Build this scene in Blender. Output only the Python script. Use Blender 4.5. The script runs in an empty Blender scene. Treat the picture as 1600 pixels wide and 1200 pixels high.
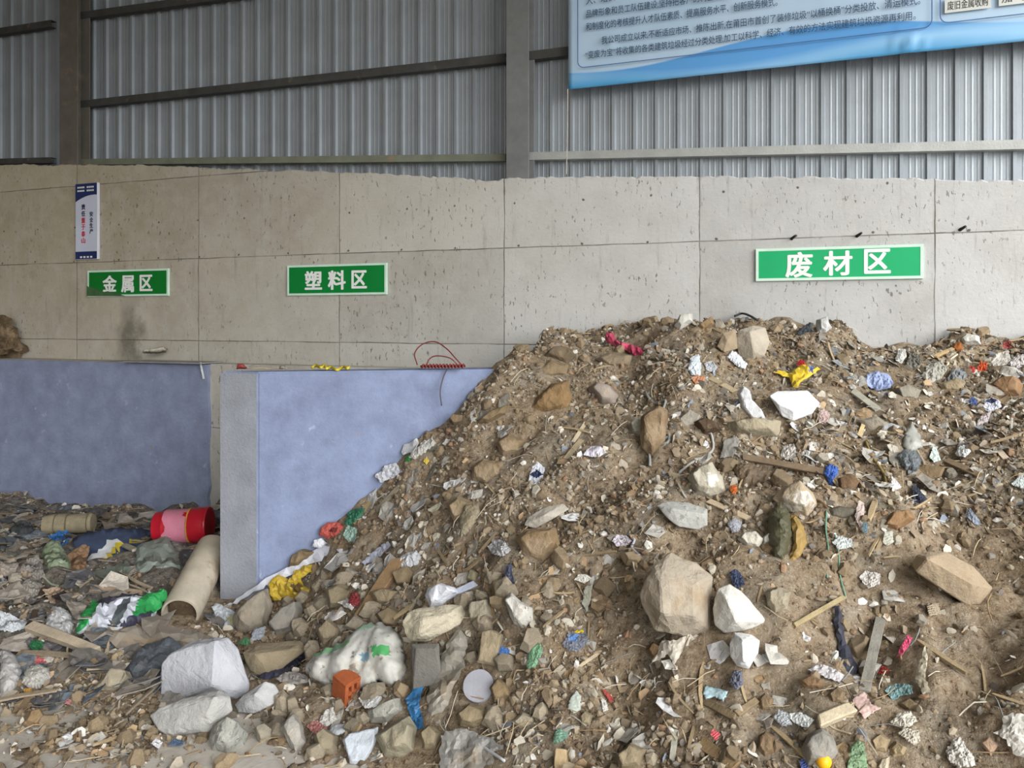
import bpy, bmesh, math, random, zlib
import numpy as np
from mathutils import Vector, Matrix, noise
from mathutils.geometry import delaunay_2d_cdt

scn = bpy.context.scene
COL = scn.collection

# ------------------------------------------------------------------ camera, sky, exposure
YAW = math.radians(20); FPX = 1200.0; HZ = 500.0; HC = 2.2
cd = bpy.data.cameras.new('camera'); cam = bpy.data.objects.new('camera', cd); COL.objects.link(cam)
cam.location = (0, 0, HC); cam.rotation_euler = (math.pi/2, 0, YAW)
cd.sensor_width = 36; cd.lens = 36*FPX/1600; cd.shift_y = -(600-HZ)/1600
cd.clip_start = .05; cd.clip_end = 300
scn.camera = cam

w = bpy.data.worlds.new('overcast'); scn.world = w; w.use_nodes = True
wn = w.node_tree.nodes; wl = w.node_tree.links
bg = wn['Background']; bg.inputs[1].default_value = 2.6
tc = wn.new('ShaderNodeTexCoord'); sx = wn.new('ShaderNodeSeparateXYZ'); rp = wn.new('ShaderNodeValToRGB')
wl.new(tc.outputs['Generated'], sx.inputs[0]); wl.new(sx.outputs['Z'], rp.inputs[0]); wl.new(rp.outputs[0], bg.inputs[0])
rp.color_ramp.elements[0].position = 0.0; rp.color_ramp.elements[0].color = (.62, .63, .63, 1)
rp.color_ramp.elements[1].position = .6; rp.color_ramp.elements[1].color = (.96, .98, 1, 1)
sd = bpy.data.lights.new('hazy_sun', 'SUN'); sd.energy = 5.4; sd.angle = math.radians(55); sd.color = (1, 1, .99)
so = bpy.data.objects.new('hazy_sun', sd); COL.objects.link(so)
so.rotation_euler = Vector((-.70, .56, -.44)).to_track_quat('-Z', 'Y').to_euler()
scn.view_settings.view_transform = 'Standard'; scn.view_settings.look = 'None'
scn.view_settings.gamma = 1; scn.view_settings.use_curve_mapping = False
scn.view_settings.exposure = 0.07

# ------------------------------------------------------------------ pixel rays (the camera's own geometry)
FWD = np.array([-math.sin(YAW), math.cos(YAW), 0]); RGT = np.array([math.cos(YAW), math.sin(YAW), 0]); UP = np.array([0, 0, 1.0])
CAM = np.array([0, 0, HC])
def ray(px, py): return FWD + RGT*((px-800)/FPX) + UP*((HZ-py)/FPX)
def at(px, py, d): return CAM + ray(px, py)*d
def onY(px, py, Y):
    r = ray(px, py); return CAM + r*(Y/r[1])

# ------------------------------------------------------------------ materials
def lin(c):
    c = c/255.0
    return c/12.92 if c <= .04045 else ((c+.055)/1.055)**2.4
def rgb(c, k=1.0): return tuple(min(.95, lin(v)*k) for v in c)+(1,)
ALB = .92
DUST = (150, 132, 108)
_mc = {}
def M(c, rough=.85, var=.22, scale=9.0, dust=.0, bump=.25, metal=0.0, rnd=0.0, tr=0.0, grain=70, name=None, spots=None, wrinkle=0.0):
    key = (wrinkle, c, rough, var, scale, dust, bump, metal, rnd, tr, grain, spots)
    if key in _mc: return _mc[key]
    m = bpy.data.materials.new(name or 'surface'); m.use_nodes = True
    nt = m.node_tree; N = nt.nodes; L = nt.links; b = N['Principled BSDF']
    t = N.new('ShaderNodeTexCoord')
    def noi(s, det=5, ro=.6):
        n = N.new('ShaderNodeTexNoise'); n.inputs['Scale'].default_value = s; n.inputs['Detail'].default_value = det; n.inputs['Roughness'].default_value = ro
        L.new(t.outputs['Object'], n.inputs['Vector']); return n
    def mix(f, a, bb, mode='MIX'):
        x = N.new('ShaderNodeMix'); x.data_type = 'RGBA'; x.blend_type = mode
        if isinstance(f, float): x.inputs[0].default_value = f
        else: L.new(f, x.inputs[0])
        for i, v in ((6, a), (7, bb)):
            if isinstance(v, tuple): x.inputs[i].default_value = v
            else: L.new(v, x.inputs[i])
        return x.outputs[2]
    def ramp(src, lo, hi):
        r = N.new('ShaderNodeMapRange'); r.inputs['From Min'].default_value = lo; r.inputs['From Max'].default_value = hi
        L.new(src, r.inputs['Value']); return r.outputs[0]
    base = rgb(c, ALB); dk = tuple(v*(1-var*1.6) for v in base[:3])+(1,); lt = tuple(min(.95, v*(1+var)) for v in base[:3])+(1,)
    n1 = noi(scale); col = mix(ramp(n1.outputs[0], .3, .7), dk, lt)
    n2 = noi(grain, 3, .7)
    col = mix(.5*min(1, var*2.5), col, mix(ramp(n2.outputs[0], .3, .7), dk, lt))
    if spots:
        n4 = noi(spots[1], 4, .6); col = mix(ramp(n4.outputs[0], spots[2], spots[2]+.05), col, rgb(spots[0], ALB))
    if dust > 0:
        n3 = noi(scale*.6, 6, .65); col = mix(ramp(n3.outputs[0], .72-dust*.5, .86-dust*.5), col, rgb(DUST, ALB))
    if rnd > 0:
        oi = N.new('ShaderNodeObjectInfo'); h = N.new('ShaderNodeHueSaturation')
        mr = N.new('ShaderNodeMapRange'); mr.inputs['To Min'].default_value = 1-rnd; mr.inputs['To Max'].default_value = 1+rnd
        L.new(oi.outputs['Random'], mr.inputs['Value']); L.new(mr.outputs[0], h.inputs['Value']); L.new(col, h.inputs['Color']); col = h.outputs[0]
    L.new(col, b.inputs['Base Color'])
    b.inputs['Roughness'].default_value = rough; b.inputs['Metallic'].default_value = metal
    b.inputs['Specular IOR Level'].default_value = .3
    if tr: b.inputs['Alpha'].default_value = 1-tr
    if wrinkle:
        nw = N.new('ShaderNodeTexNoise'); nw.noise_dimensions = '3D'; nw.noise_type = 'RIDGED_MULTIFRACTAL'; nw.inputs['Scale'].default_value = wrinkle; nw.inputs['Detail'].default_value = 4; nw.inputs['Distortion'].default_value = .8
        L.new(t.outputs['Object'], nw.inputs['Vector'])
        bm_ = N.new('ShaderNodeBump'); bm_.inputs['Strength'].default_value = .38; bm_.inputs['Distance'].default_value = .02
        L.new(nw.outputs[0], bm_.inputs['Height']); L.new(bm_.outputs[0], b.inputs['Normal'])
    elif bump:
        bm_ = N.new('ShaderNodeBump'); bm_.inputs['Strength'].default_value = bump; bm_.inputs['Distance'].default_value = .01
        L.new(n2.outputs[0], bm_.inputs['Height']); L.new(bm_.outputs[0], b.inputs['Normal'])
    _mc[key] = m
    return m

# ------------------------------------------------------------------ object helpers
def link(name, verts, faces, mats, parent=None, loc=None, smooth=False, fm=None):
    """one mesh object; verts in world space, origin moved to loc (or the centroid)"""
    V = np.asarray(verts, float)
    if loc is None: loc = V.mean(0) if parent is None else (0, 0, 0)
    loc = np.asarray(loc, float)
    off = loc
    me = bpy.data.meshes.new(name); me.from_pydata([tuple(v) for v in (V-off)], [], [tuple(int(i) for i in f) for f in faces])
    for m in (mats if isinstance(mats, (list, tuple)) else [mats]): me.materials.append(m)
    if fm is not None: me.polygons.foreach_set('material_index', np.asarray(fm, np.int32))
    if smooth: me.polygons.foreach_set('use_smooth', np.ones(len(me.polygons), bool))
    me.update()
    o = bpy.data.objects.new(name, me); COL.objects.link(o); o.location = tuple(loc)
    if parent is not None: o.parent = parent
    return o
def tag(o, label=None, cat=None, group=None, kind=None):
    if label: o['label'] = label
    if cat: o['category'] = cat
    if group: o['group'] = group
    if kind: o['kind'] = kind
    return o
def empty(name, loc, label, cat, group=None):
    o = bpy.data.objects.new(name, None); COL.objects.link(o); o.location = tuple(loc); o.empty_display_size = .1
    return tag(o, label, cat, group)
def fixn(o):
    bm = bmesh.new(); bm.from_mesh(o.data); bmesh.ops.recalc_face_normals(bm, faces=bm.faces); bm.to_mesh(o.data); bm.free(); return o
BOXF = [(0,1,3,2),(4,6,7,5),(0,4,5,1),(2,3,7,6),(0,2,6,4),(1,5,7,3)]
def boxv(x0,x1,y0,y1,z0,z1): return [(x,y,z) for x in (x0,x1) for y in (y0,y1) for z in (z0,z1)]
def box(name, x0,x1,y0,y1,z0,z1, mat, parent=None, bevel=0, loc=None):
    o = link(name, boxv(x0,x1,y0,y1,z0,z1), BOXF, mat, parent, loc); fixn(o)
    if bevel:
        bm = bmesh.new(); bm.from_mesh(o.data); bmesh.ops.bevel(bm, geom=list(bm.edges), offset=bevel, segments=1, affect='EDGES'); bm.to_mesh(o.data); bm.free()
    return o
def beam(name, p0, p1, side, up, w, h, mat, parent=None, bevel=0):
    """oriented box from p0 to p1, w along side, h along up"""
    p0, p1, side, up = (np.asarray(v, float) for v in (p0, p1, side, up))
    V = [p+side*s*w/2+up*t*h/2 for p in (p0, p1) for s in (-1, 1) for t in (-1, 1)]
    o = link(name, V, BOXF, mat, parent); fixn(o)
    if bevel:
        bm = bmesh.new(); bm.from_mesh(o.data); bmesh.ops.bevel(bm, geom=list(bm.edges), offset=bevel, segments=1, affect='EDGES'); bm.to_mesh(o.data); bm.free()
    return o
def tubegeo(P, r, seg=6):
    P = [Vector(p) for p in P]; V = []; F = []
    for i, p in enumerate(P):
        d = (P[min(i+1, len(P)-1)]-P[max(i-1, 0)]).normalized()
        a = d.orthogonal().normalized() if i == 0 else (a - d*a.dot(d)).normalized()
        b = d.cross(a); rr = r[i] if isinstance(r, (list, tuple)) else r
        for k in range(seg):
            t = 2*math.pi*k/seg; V.append(p+(a*math.cos(t)+b*math.sin(t))*rr)
    for i in range(len(P)-1):
        for k in range(seg):
            F.append((i*seg+k, i*seg+(k+1)%seg, (i+1)*seg+(k+1)%seg, (i+1)*seg+k))
    F.append(tuple(range(seg))[::-1]); n = (len(P)-1)*seg; F.append(tuple(range(n, n+seg)))
    return V, F
def spline(P, n=6):
    """Catmull-Rom through points"""
    P = [np.asarray(p, float) for p in P]
    if len(P) < 3: return P
    Q = [2*P[0]-P[1]]+P+[2*P[-1]-P[-2]]; out = []
    for i in range(1, len(Q)-2):
        a, b, c, d = Q[i-1:i+3]
        for k in range(n):
            t = k/n; out.append(.5*((2*b)+(c-a)*t+(2*a-5*b+4*c-d)*t*t+(3*b-a-3*c+d)*t**3))
    return out+[P[-1]]

# ------------------------------------------------------------------ the heap as a height field
def vnoise(x, y, s, seed):
    r = np.random.RandomState(seed).rand(256, 256)
    x = np.asarray(x)/s+200.3; y = np.asarray(y)/s+150.7
    i = np.floor(x).astype(int); j = np.floor(y).astype(int); u = x-i; v = y-j; u = u*u*(3-2*u); v = v*v*(3-2*v)
    g = lambda a, b: r[a % 256, b % 256]
    return (g(i,j)*(1-u)+g(i+1,j)*u)*(1-v)+(g(i,j+1)*(1-u)+g(i+1,j+1)*u)*v-.5
PD = [(403,918,5.75),(500,832,5.84),(600,747,5.93),(640,703,5.96),(700,652,6.02),(770,577,6.08),(860,550,6.25),(950,540,6.35),(1000,520,6.3),
 (1060,502,6.2),(1180,512,6.1),(1280,517,6.05),(1350,546,6.1),(1430,558,6.0),(1500,532,5.85),(1600,537,5.65),
 (800,700,5.35),(800,850,4.65),(800,1000,4.1),(800,1200,3.45),(1100,600,5.5),(1100,700,4.9),(1100,800,4.45),(1100,900,4.05),(1100,1050,3.6),(1100,1200,3.2),
 (1500,650,5.05),(1500,800,4.2),(1500,950,3.65),(1500,1200,3.0),(1300,620,5.3),(1300,760,4.5),(1300,900,3.95),(1300,1200,3.1),(950,620,5.6),(950,760,4.85),(950,1000,3.95),(950,1200,3.3),
 (600,830,5.45),(600,900,5.0),(700,760,5.4),(700,900,4.75),(700,1050,4.1),(600,1050,4.3),(680,1200,3.65),(500,920,5.3),(440,940,5.55),(1600,720,4.45),(1600,900,3.75),(1600,1200,2.9)]
PZ = [(400,1000,.12),(400,1100,.06),(480,1000,.18),(500,1100,.08),(560,1190,.03),(450,1185,0),(330,1160,.0),(300,960,.16),(300,860,.25),(300,810,.2),(300,1050,.08),(240,1120,.02),
 (150,840,.12),(150,880,.28),(150,930,.24),(150,1000,.15),(150,1070,.04),(120,1120,0),(20,830,.15),(20,900,.33),(20,1000,.2),(20,1090,.02),(0,1140,0),(250,1190,0),(100,1190,0)]
pts = [at(*p) for p in PD]+[at(px, py, (HC-z)*FPX/(py-HZ)) for px, py, z in PZ]
pts += [np.array(p) for p in ((-9.5,6.4,.15),(-8,6.4,.12),(-9.5,4.5,.3),(-9,3,.02),(-6,2,-.02),(-4,2,-.02),(-2.6,2.0,0),(-1.2,1.6,0),(0,1.3,0),(1.5,1.0,0),(3.2,1.0,.1),(3.4,5.5,2.0),(3.4,3.4,1.2),(4,6.6,2.0),
 (-.9,6.75,2.2),(.3,6.75,2.15),(1.0,6.75,1.95),(2.2,6.75,2.05),(-2,6.75,2.05))]
P3 = np.array(pts)
def _U(r2): return np.where(r2 > 0, r2*np.log(np.maximum(r2, 1e-12)), 0)
n_ = len(P3); K = _U(((P3[:, None, :2]-P3[None, :, :2])**2).sum(-1))+np.eye(n_)*.02
Q_ = np.c_[np.ones(n_), P3[:, :2]]; A_ = np.block([[K, Q_], [Q_.T, np.zeros((3, 3))]])
W_ = np.linalg.solve(A_, np.r_[P3[:, 2], 0, 0, 0])
def tps(X, Y):
    X = np.asarray(X, float); Y = np.asarray(Y, float); out = W_[n_]+W_[n_+1]*X+W_[n_+2]*Y
    for i in range(n_): out = out+W_[i]*_U((X-P3[i, 0])**2+(Y-P3[i, 1])**2)
    return out
# divider foot print (front-left corner A, front-right corner B, far end C)
DA = at(342, 581, 5.85); DB = at(403, 581, 5.77); DC = at(1000, 573, 6.28); ZD = 1.81
XS = np.arange(-10.2, 4.4, .026); YS = np.arange(.5, 6.80, .026)
GX, GY = np.meshgrid(XS, YS, indexing='ij')
HS = tps(GX, GY)
bd = (DC-DB)[:2]; bd = bd/np.linalg.norm(bd); bn = np.array([-bd[1], bd[0]])      # away from the viewer
sdist = (GX-DB[0])*bn[0]+(GY-DB[1])*bn[1]; along = (GX-DB[0])*bd[0]+(GY-DB[1])*bd[1]
behind = (sdist > .12) & (along > -.35) & (GX < -1.9)
HS = np.where(behind & (GX < -2.0), np.minimum(HS, .16), HS)
HS = np.where((sdist > .12) & (GX < -4.1), np.minimum(HS, .4), HS)
amp = np.clip(HS*3+.25, .0, 1)
HN = HS+amp*(.20*vnoise(GX, GY, .55, 1)+.13*vnoise(GX, GY, .22, 2)+.065*vnoise(GX, GY, .1, 3)+.03*vnoise(GX, GY, .05, 4))
HN = np.where(HN < .004, -.06, HN)
def hz(x, y, A=None):
    A = HN if A is None else A
    fx = np.clip((np.asarray(x)-XS[0])/.026, 0, len(XS)-1.001); fy = np.clip((np.asarray(y)-YS[0])/.026, 0, len(YS)-1.001)
    i = fx.astype(int); j = fy.astype(int); u = fx-i; v = fy-j
    return (A[i, j]*(1-u)+A[i+1, j]*u)*(1-v)+(A[i, j+1]*(1-u)+A[i+1, j+1]*u)*v
TS = np.arange(2.4, 9.2, .008)
def G(px, py, dmax=None):
    """the spot of the heap (or floor) that shows at this pixel, and its depth"""
    r = ray(px, py); Pt = CAM[None]+r[None]*TS[:, None]
    ok = (Pt[:, 1] < 6.76)
    h = np.maximum(hz(Pt[:, 0], Pt[:, 1]), 0)
    hit = np.where(ok & (Pt[:, 2] <= h))[0]
    lim = 99.0
    for A0, A1 in ((DB, DC), (DA, DB)):     # the divider's two visible faces stand in the way
        e = (A1-A0)[:2]; q = np.linalg.solve(np.array([[r[0], -e[0]], [r[1], -e[1]]]), A0[:2]-CAM[:2])
        if 0 <= q[1] <= 1 and q[0] > 0 and CAM[2]+r[2]*q[0] < ZD: lim = min(lim, q[0]-.03)
    if len(hit): d = min(TS[hit[0]], lim)
    else:
        gap = np.where(ok, Pt[:, 2]-h, 9); d = TS[int(np.argmin(gap))]
    return CAM+r*d, d
def nrm(P, e=.12):
    gx = (hz(P[0]+e, P[1], HS)-hz(P[0]-e, P[1], HS))/(2*e); gy = (hz(P[0], P[1]+e, HS)-hz(P[0], P[1]-e, HS))/(2*e)
    gx = float(np.clip(gx, -1, 1)); gy = float(np.clip(gy, -1, 1))
    n = np.array([-gx, -gy, 1.0]); return n/np.linalg.norm(n)
def heap(name, mask, mat):
    """mesh of the height field cells in mask"""
    ni, nj = GX.shape; idx = np.arange(ni*nj).reshape(ni, nj)
    c = mask[:-1, :-1]
    q = np.stack([idx[:-1, :-1][c], idx[1:, :-1][c], idx[1:, 1:][c], idx[:-1, 1:][c]], 1)
    u, inv = np.unique(q, return_inverse=True); q = inv.reshape(-1, 4)
    V = np.stack([GX.ravel()[u], GY.ravel()[u], HN.ravel()[u]], 1)
    return link(name, V, q, mat, smooth=True, loc=(V[:, 0].mean(), V[:, 1].mean(), 0))
KEEP = np.zeros((1300, 1700), bool)      # pixels where a hand-built piece shows; loose small pieces stay off it
def keep(poly, mn=260):
    xs = [p[0] for p in poly]; ys = [p[1] for p in poly]
    if (max(xs)-min(xs))*(max(ys)-min(ys)) < mn: return
    x0, x1, y0, y1 = int(max(0, min(xs))), int(min(1699, max(xs)))+1, int(max(0, min(ys))), int(min(1299, max(ys)))+1
    gx, gy = np.meshgrid(np.arange(x0, x1), np.arange(y0, y1)); c = np.zeros(gx.shape, bool); n = len(poly)
    for i in range(n):
        (ax, ay), (bx_, by) = poly[i], poly[(i+1) % n]
        if ay == by: continue
        c ^= ((ay > gy) != (by > gy)) & (gx < (bx_-ax)*(gy-ay)/(by-ay)+ax)
    KEEP[y0:y1, x0:x1] |= c
def inpoly(x, y, poly):
    c = False; n = len(poly)
    for i in range(n):
        x0, y0 = poly[i]; x1, y1 = poly[(i+1) % n]
        if (y0 > y) != (y1 > y) and x < (x1-x0)*(y-y0)/(y1-y0)+x0: c = not c
    return c
# ------------------------------------------------------------------ the place: floor, walls, shed
def S(o): o['kind'] = 'structure'; return o
def nodes(m): return m.node_tree.nodes, m.node_tree.links
def concrete():
    m = bpy.data.materials.new('formwork_concrete'); m.use_nodes = True; N, L = nodes(m); b = N['Principled BSDF']
    t = N.new('ShaderNodeTexCoord'); s = N.new('ShaderNodeSeparateXYZ'); L.new(t.outputs['Object'], s.inputs[0])
    def noi(scale, det=5, ro=.6, vec=None):
        n = N.new('ShaderNodeTexNoise'); n.inputs['Scale'].default_value = scale; n.inputs['Detail'].default_value = det; n.inputs['Roughness'].default_value = ro
        L.new(vec if vec is not None else t.outputs['Object'], n.inputs['Vector']); return n.outputs[0]
    def mth(op, a, bb=None, c=None):
        x = N.new('ShaderNodeMath'); x.operation = op
        for i, v in enumerate((a, bb, c)):
            if v is None: continue
            if isinstance(v, (int, float)): x.inputs[i].default_value = v
            else: L.new(v, x.inputs[i])
        return x.outputs[0]
    def mr(v, a, bb, c=0, d=1):
        r = N.new('ShaderNodeMapRange'); L.new(v, r.inputs[0])
        for i, q in enumerate((a, bb, c, d)): r.inputs[i+1].default_value = q
        return r.outputs[0]
    def mix(f, a, bb, mode='MIX'):
        x = N.new('ShaderNodeMix'); x.data_type = 'RGBA'; x.blend_type = mode
        for i, v in ((0, f), (6, a), (7, bb)):
            if isinstance(v, (int, float, tuple)): x.inputs[i].default_value = v
            else: L.new(v, x.inputs[i])
        return x.outputs[2]
    def stretch(a, bb, c):
        v = N.new('ShaderNodeMapping'); v.inputs['Scale'].default_value = (a, bb, c); L.new(t.outputs['Object'], v.inputs[0]); return v.outputs[0]
    wob = noi(2.2, 3)
    cx = N.new('ShaderNodeCombineXYZ'); L.new(mth('ADD', s.outputs['X'], mth('MULTIPLY_ADD', wob, .03, 7.955+1.805*4)), cx.inputs[0])
    L.new(mth('ADD', s.outputs['Z'], mth('MULTIPLY_ADD', wob, .02, -.16)), cx.inputs[1])
    br = N.new('ShaderNodeTexBrick'); L.new(cx.outputs[0], br.inputs['Vector']); br.offset = 0
    for k, v in (('Scale', 1), ('Mortar Size', .007), ('Mortar Smooth', .6), ('Bias', 0), ('Brick Width', 1.805), ('Row Height', .91)): br.inputs[k].default_value = v
    br.inputs['Color1'].default_value = (.45, .45, .44, 1); br.inputs['Color2'].default_value = (.54, .545, .54, 1); br.inputs['Mortar'].default_value = (.45, .445, .43, 1)
    col = br.outputs['Color']
    # warm, dimmer light painted into the concrete colour, towards the upper left
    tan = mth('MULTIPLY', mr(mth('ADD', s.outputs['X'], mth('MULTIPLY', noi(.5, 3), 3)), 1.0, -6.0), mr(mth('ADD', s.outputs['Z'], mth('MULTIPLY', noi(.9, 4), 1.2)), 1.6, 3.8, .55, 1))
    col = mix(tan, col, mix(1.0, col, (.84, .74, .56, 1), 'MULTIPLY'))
    col = mix(mr(noi(1.4, 6, .65), .38, .72, 0, .6), col, mix(1.0, col, (.70, .67, .62, 1), 'MULTIPLY'))
    col = mix(mr(noi(5, 5, .7), .45, .7, 0, .35), col, (.55, .54, .51, 1))
    col = mix(mr(noi(1, 6, .75, stretch(14, 14, 1.6)), .57, .72, 0, .5), col, (.22, .20, .17, 1))
    pit = mth('MULTIPLY', mr(noi(1, 3, .6, stretch(30, 30, 13)), .605, .65), mr(noi(1.7, 3), .40, .58, .15, 1))
    col = mix(mth('MULTIPLY', pit, .75), col, (.12, .11, .10, 1))
    hx_ = mth('MULTIPLY', mth('ABSOLUTE', mth('SUBTRACT', mth('FRACT', mth('MULTIPLY_ADD', mth('ADD', s.outputs['X'], mth('MULTIPLY', noi(.9, 2), .5)), 1/.62, 40)), .5)), .62)
    zz = mth('ADD', s.outputs['Z'], mth('MULTIPLY_ADD', wob, .06, -.03))
    hz2 = mth('MINIMUM', mth('ABSOLUTE', mth('SUBTRACT', zz, 3.30)), mth('ABSOLUTE', mth('SUBTRACT', zz, 2.90)))
    hole = mr(mth('SQRT', mth('ADD', mth('MULTIPLY', hx_, hx_), mth('MULTIPLY', hz2, hz2))), .008, .014, 1, 0)
    col = mix(mth('MULTIPLY', hole, .85), col, (.06, .05, .045, 1))
    edge = mr(noi(3, 4), .35, .60, .35, 1)
    col = mix(mth('MULTIPLY', br.outputs['Fac'], edge), col, (.13, .12, .10, 1))
    # soot stain under the metal sign, damp foot of the wall
    c = onY(203, 515, 6.8)
    dx = mth('DIVIDE', mth('ADD', mth('SUBTRACT', s.outputs['X'], float(c[0])), mth('MULTIPLY_ADD', noi(5, 5), .5, -.25)), .22)
    dz = mth('DIVIDE', mth('SUBTRACT', s.outputs['Z'], float(c[2])-.1), .50)
    rr = mth('SQRT', mth('ADD', mth('MULTIPLY', dx, dx), mth('MULTIPLY', dz, dz)))
    col = mix(mth('MULTIPLY', mr(rr, 1.15, .35, 0, .75), mr(noi(6, 5, .7), .3, .6, .5, 1)), col, (.10, .09, .065, 1))
    L.new(col, b.inputs['Base Color']); b.inputs['Roughness'].default_value = .92; b.inputs['Specular IOR Level'].default_value = .2
    bp = N.new('ShaderNodeBump'); bp.inputs['Strength'].default_value = .35; bp.inputs['Distance'].default_value = .01
    h = mth('SUBTRACT', noi(30, 4, .7), mth('ADD', mth('MULTIPLY', br.outputs['Fac'], 1.2), mth('MULTIPLY', pit, 1.0)))
    L.new(h, bp.inputs['Height']); L.new(bp.outputs[0], b.inputs['Normal'])
    return m
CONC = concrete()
XW0, XW1 = -11.5, 4.5
top_px = [(-120,258),(0,258),(40,255),(60,258),(118,257),(170,257),(250,258),(300,261),(345,264),(400,265),(480,268),(560,270),(640,273),(700,277),(745,280),(775,282),(790,279),(830,278),(860,276),(900,275),(1000,275),(1100,276),(1200,276),(1300,278),(1450,279),(1600,281),(1800,283)]
tp = [(onY(x, y, 6.8)[0], onY(x, y, 6.8)[2]) for x, y in top_px]
tx = [p[0] for p in tp]; tz = [p[1] for p in tp]
def wtop(x): return float(np.interp(x, tx, tz))
wx = np.arange(XW0, XW1+.001, .04); rs = np.random.RandomState(5)
V = []; F = []
for i, x in enumerate(wx):
    z = wtop(x)+(rs.rand()-.5)*.018+.02*vnoise(x, 0, .3, 8)
    V += [(x, 6.8, -.1), (x, 6.8, z-.012), (x, 6.812, z), (x, 7.05, z+(rs.rand()-.5)*.02), (x, 7.05, -.1)]
for i in range(len(wx)-1):
    a = i*5; F += [(a+k, a+5+k, a+6+k, a+1+k) for k in range(4)]
n = (len(wx)-1)*5; F += [(4,3,2,1,0), tuple(range(n, n+5))]
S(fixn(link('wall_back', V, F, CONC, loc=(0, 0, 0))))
# lower, thicker course of the wall with its ledge
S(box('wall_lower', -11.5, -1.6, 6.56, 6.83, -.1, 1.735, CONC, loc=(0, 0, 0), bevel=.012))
def paint(c, name):
    return M(c, rough=.8, var=.15, scale=5.5, dust=.10, bump=.5, grain=26, spots=((158, 164, 186), 7.0, .66))
BLUE = paint((138, 147, 174), 'lavender_paint')
xe = onY(325, 600, 6.5)[0]
V = []; F = []
ns = 60
for i in range(ns+1):
    z = -.1+1.83*i/ns; dx_ = .02*vnoise(z, 1.0, .12, 12)*2
    V += [(-11.5, 6.5, z), (xe+dx_, 6.5, z), (xe+dx_-.02, 6.57, z)]
for i in range(ns):
    a = i*3; F += [(a, a+1, a+4, a+3), (a+1, a+2, a+5, a+4)]
V += [(-11.5, 6.57, 1.73)]; F += [(ns*3, ns*3+1, ns*3+2, len(V)-1)]
S(fixn(link('wall_bay', V, F, BLUE, loc=(0, 0, 0))))
# free-standing divider, painted
off = (DA-DB); off[2] = 0
foot = [DA[:2], DB[:2], DC[:2], (DC+off*1.0)[:2]+bn*.22]
V = [(p[0], p[1], z) for z in (-.1, ZD) for p in foot]; F = [(0,1,2,3),(4,7,6,5),(0,4,5,1),(1,5,6,2),(2,6,7,3),(3,7,4,0)]
o = fixn(link('wall_divider', V, F, [paint((128, 139, 168), 'divider_paint'), M((148, 152, 160), rough=.85, var=.12, scale=5, bump=.6, grain=45)], loc=(0, 0, 0), fm=[0,0,1,0,0,0]))
bm = bmesh.new(); bm.from_mesh(o.data); bmesh.ops.bevel(bm, geom=list(bm.edges), offset=.012, segments=2, affect='EDGES'); bm.to_mesh(o.data); bm.free(); S(o)
# floor slab and yard
fl = M((192, 185, 175), rough=.95, var=.16, scale=1.6, dust=.35, bump=.4, grain=30)
S(box('floor', -40, 40, -40, 40, -.3, 0, fl, loc=(0, 0, 0)))
# profiled steel sheet above the concrete
GALV = M((166, 173, 179), rough=.42, var=.07, scale=3, dust=.0, bump=.12, metal=.4, grain=60)
def sheet_wall():
    V = []; F = []; p = .203; x = XW0; prof = []
    while x < XW1:
        for dx_, y in ((0, 0), (.03, 0), (.036, -.0018), (.044, -.0018), (.05, 0), (.077, 0), (.083, -.0018), (.091, -.0018), (.097, 0), (.122, 0), (.128, -.0018), (.136, -.0018), (.142, 0), (.158, 0), (.166, -.03), (.194, -.03), (.2029, 0)):
            prof.append((x+dx_, 7.14+y))
        x += p
    for a, y in prof: V += [(a, y, 3.0), (a, y, 7.15)]
    for i in range(len(prof)-1): F.append((2*i, 2*i+2, 2*i+3, 2*i+1))
    return S(link('wall_upper', V, F, GALV, loc=(0, 0, 0)))
sheet_wall()
DIMM = M((150, 146, 138), rough=.7, var=.12, scale=2, bump=.1)
S(box('ceiling', -11.6, 4.8, -8.5, 7.4, 7.15, 7.2, DIMM, loc=(0, 0, 0)))  # shed roof out of view, its reach shaped to dim the left side
S(box('wall_left_shade', -11.65, -11.5, -8.5, 7.4, -.1, 7.15, M((120, 108, 92), rough=.9, var=.2, scale=1.5), loc=(0, 0, 0)))  # unseen side wall, put in to shade the left of the scene
S(box('wall_front_blocker', -11.65, -2.6, -8.6, -8.5, -.1, 7.15, DIMM, loc=(0, 0, 0)))  # added behind the camera to block front light from the left side
# steel frame
STEEL = M((128, 130, 130), rough=.6, var=.12, scale=6, dust=.12, metal=.2, bump=.1)
STEELB = M((112, 106, 98), rough=.7, var=.16, scale=5, dust=.3, metal=.1, bump=.1)
STEELD = M((80, 80, 78), rough=.65, var=.2, scale=8, dust=.15, metal=.2, bump=.1)
def column(pxa, pxb, ypx, label, mat):
    xa = onY(pxa, ypx, 6.86)[0]; xb = onY(pxb, ypx, 6.86)[0]; xm = (xa+xb)/2
    z0 = wtop(xm)-.03
    r = empty('steel_column', (xm, 6.95, z0), label, 'column', 'shed columns'); r['kind'] = 'thing'
    del r['kind']
    h = 7.15-z0
    box('front_flange', xa-xm, xb-xm, -.09, -.076, 0, h, mat, r, .002)
    box('web', -.006, .006, -.078, .08, 0, h, mat, r)
    box('back_flange', xa-xm, xb-xm, .078, .092, 0, h, mat, r, .002)
    box('base_plate', xa-xm-.05, xb-xm+.05, -.12, .1, -.012, .012, STEELD, r, .002)
    return xa, xb
c1 = column(93, 121, 200, 'brown-grey steel column on the concrete wall above the narrow upright sign', STEELB)
c2 = column(791, 826, 200, 'grey steel column on the concrete wall beside the big blue banner', STEEL)
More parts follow.
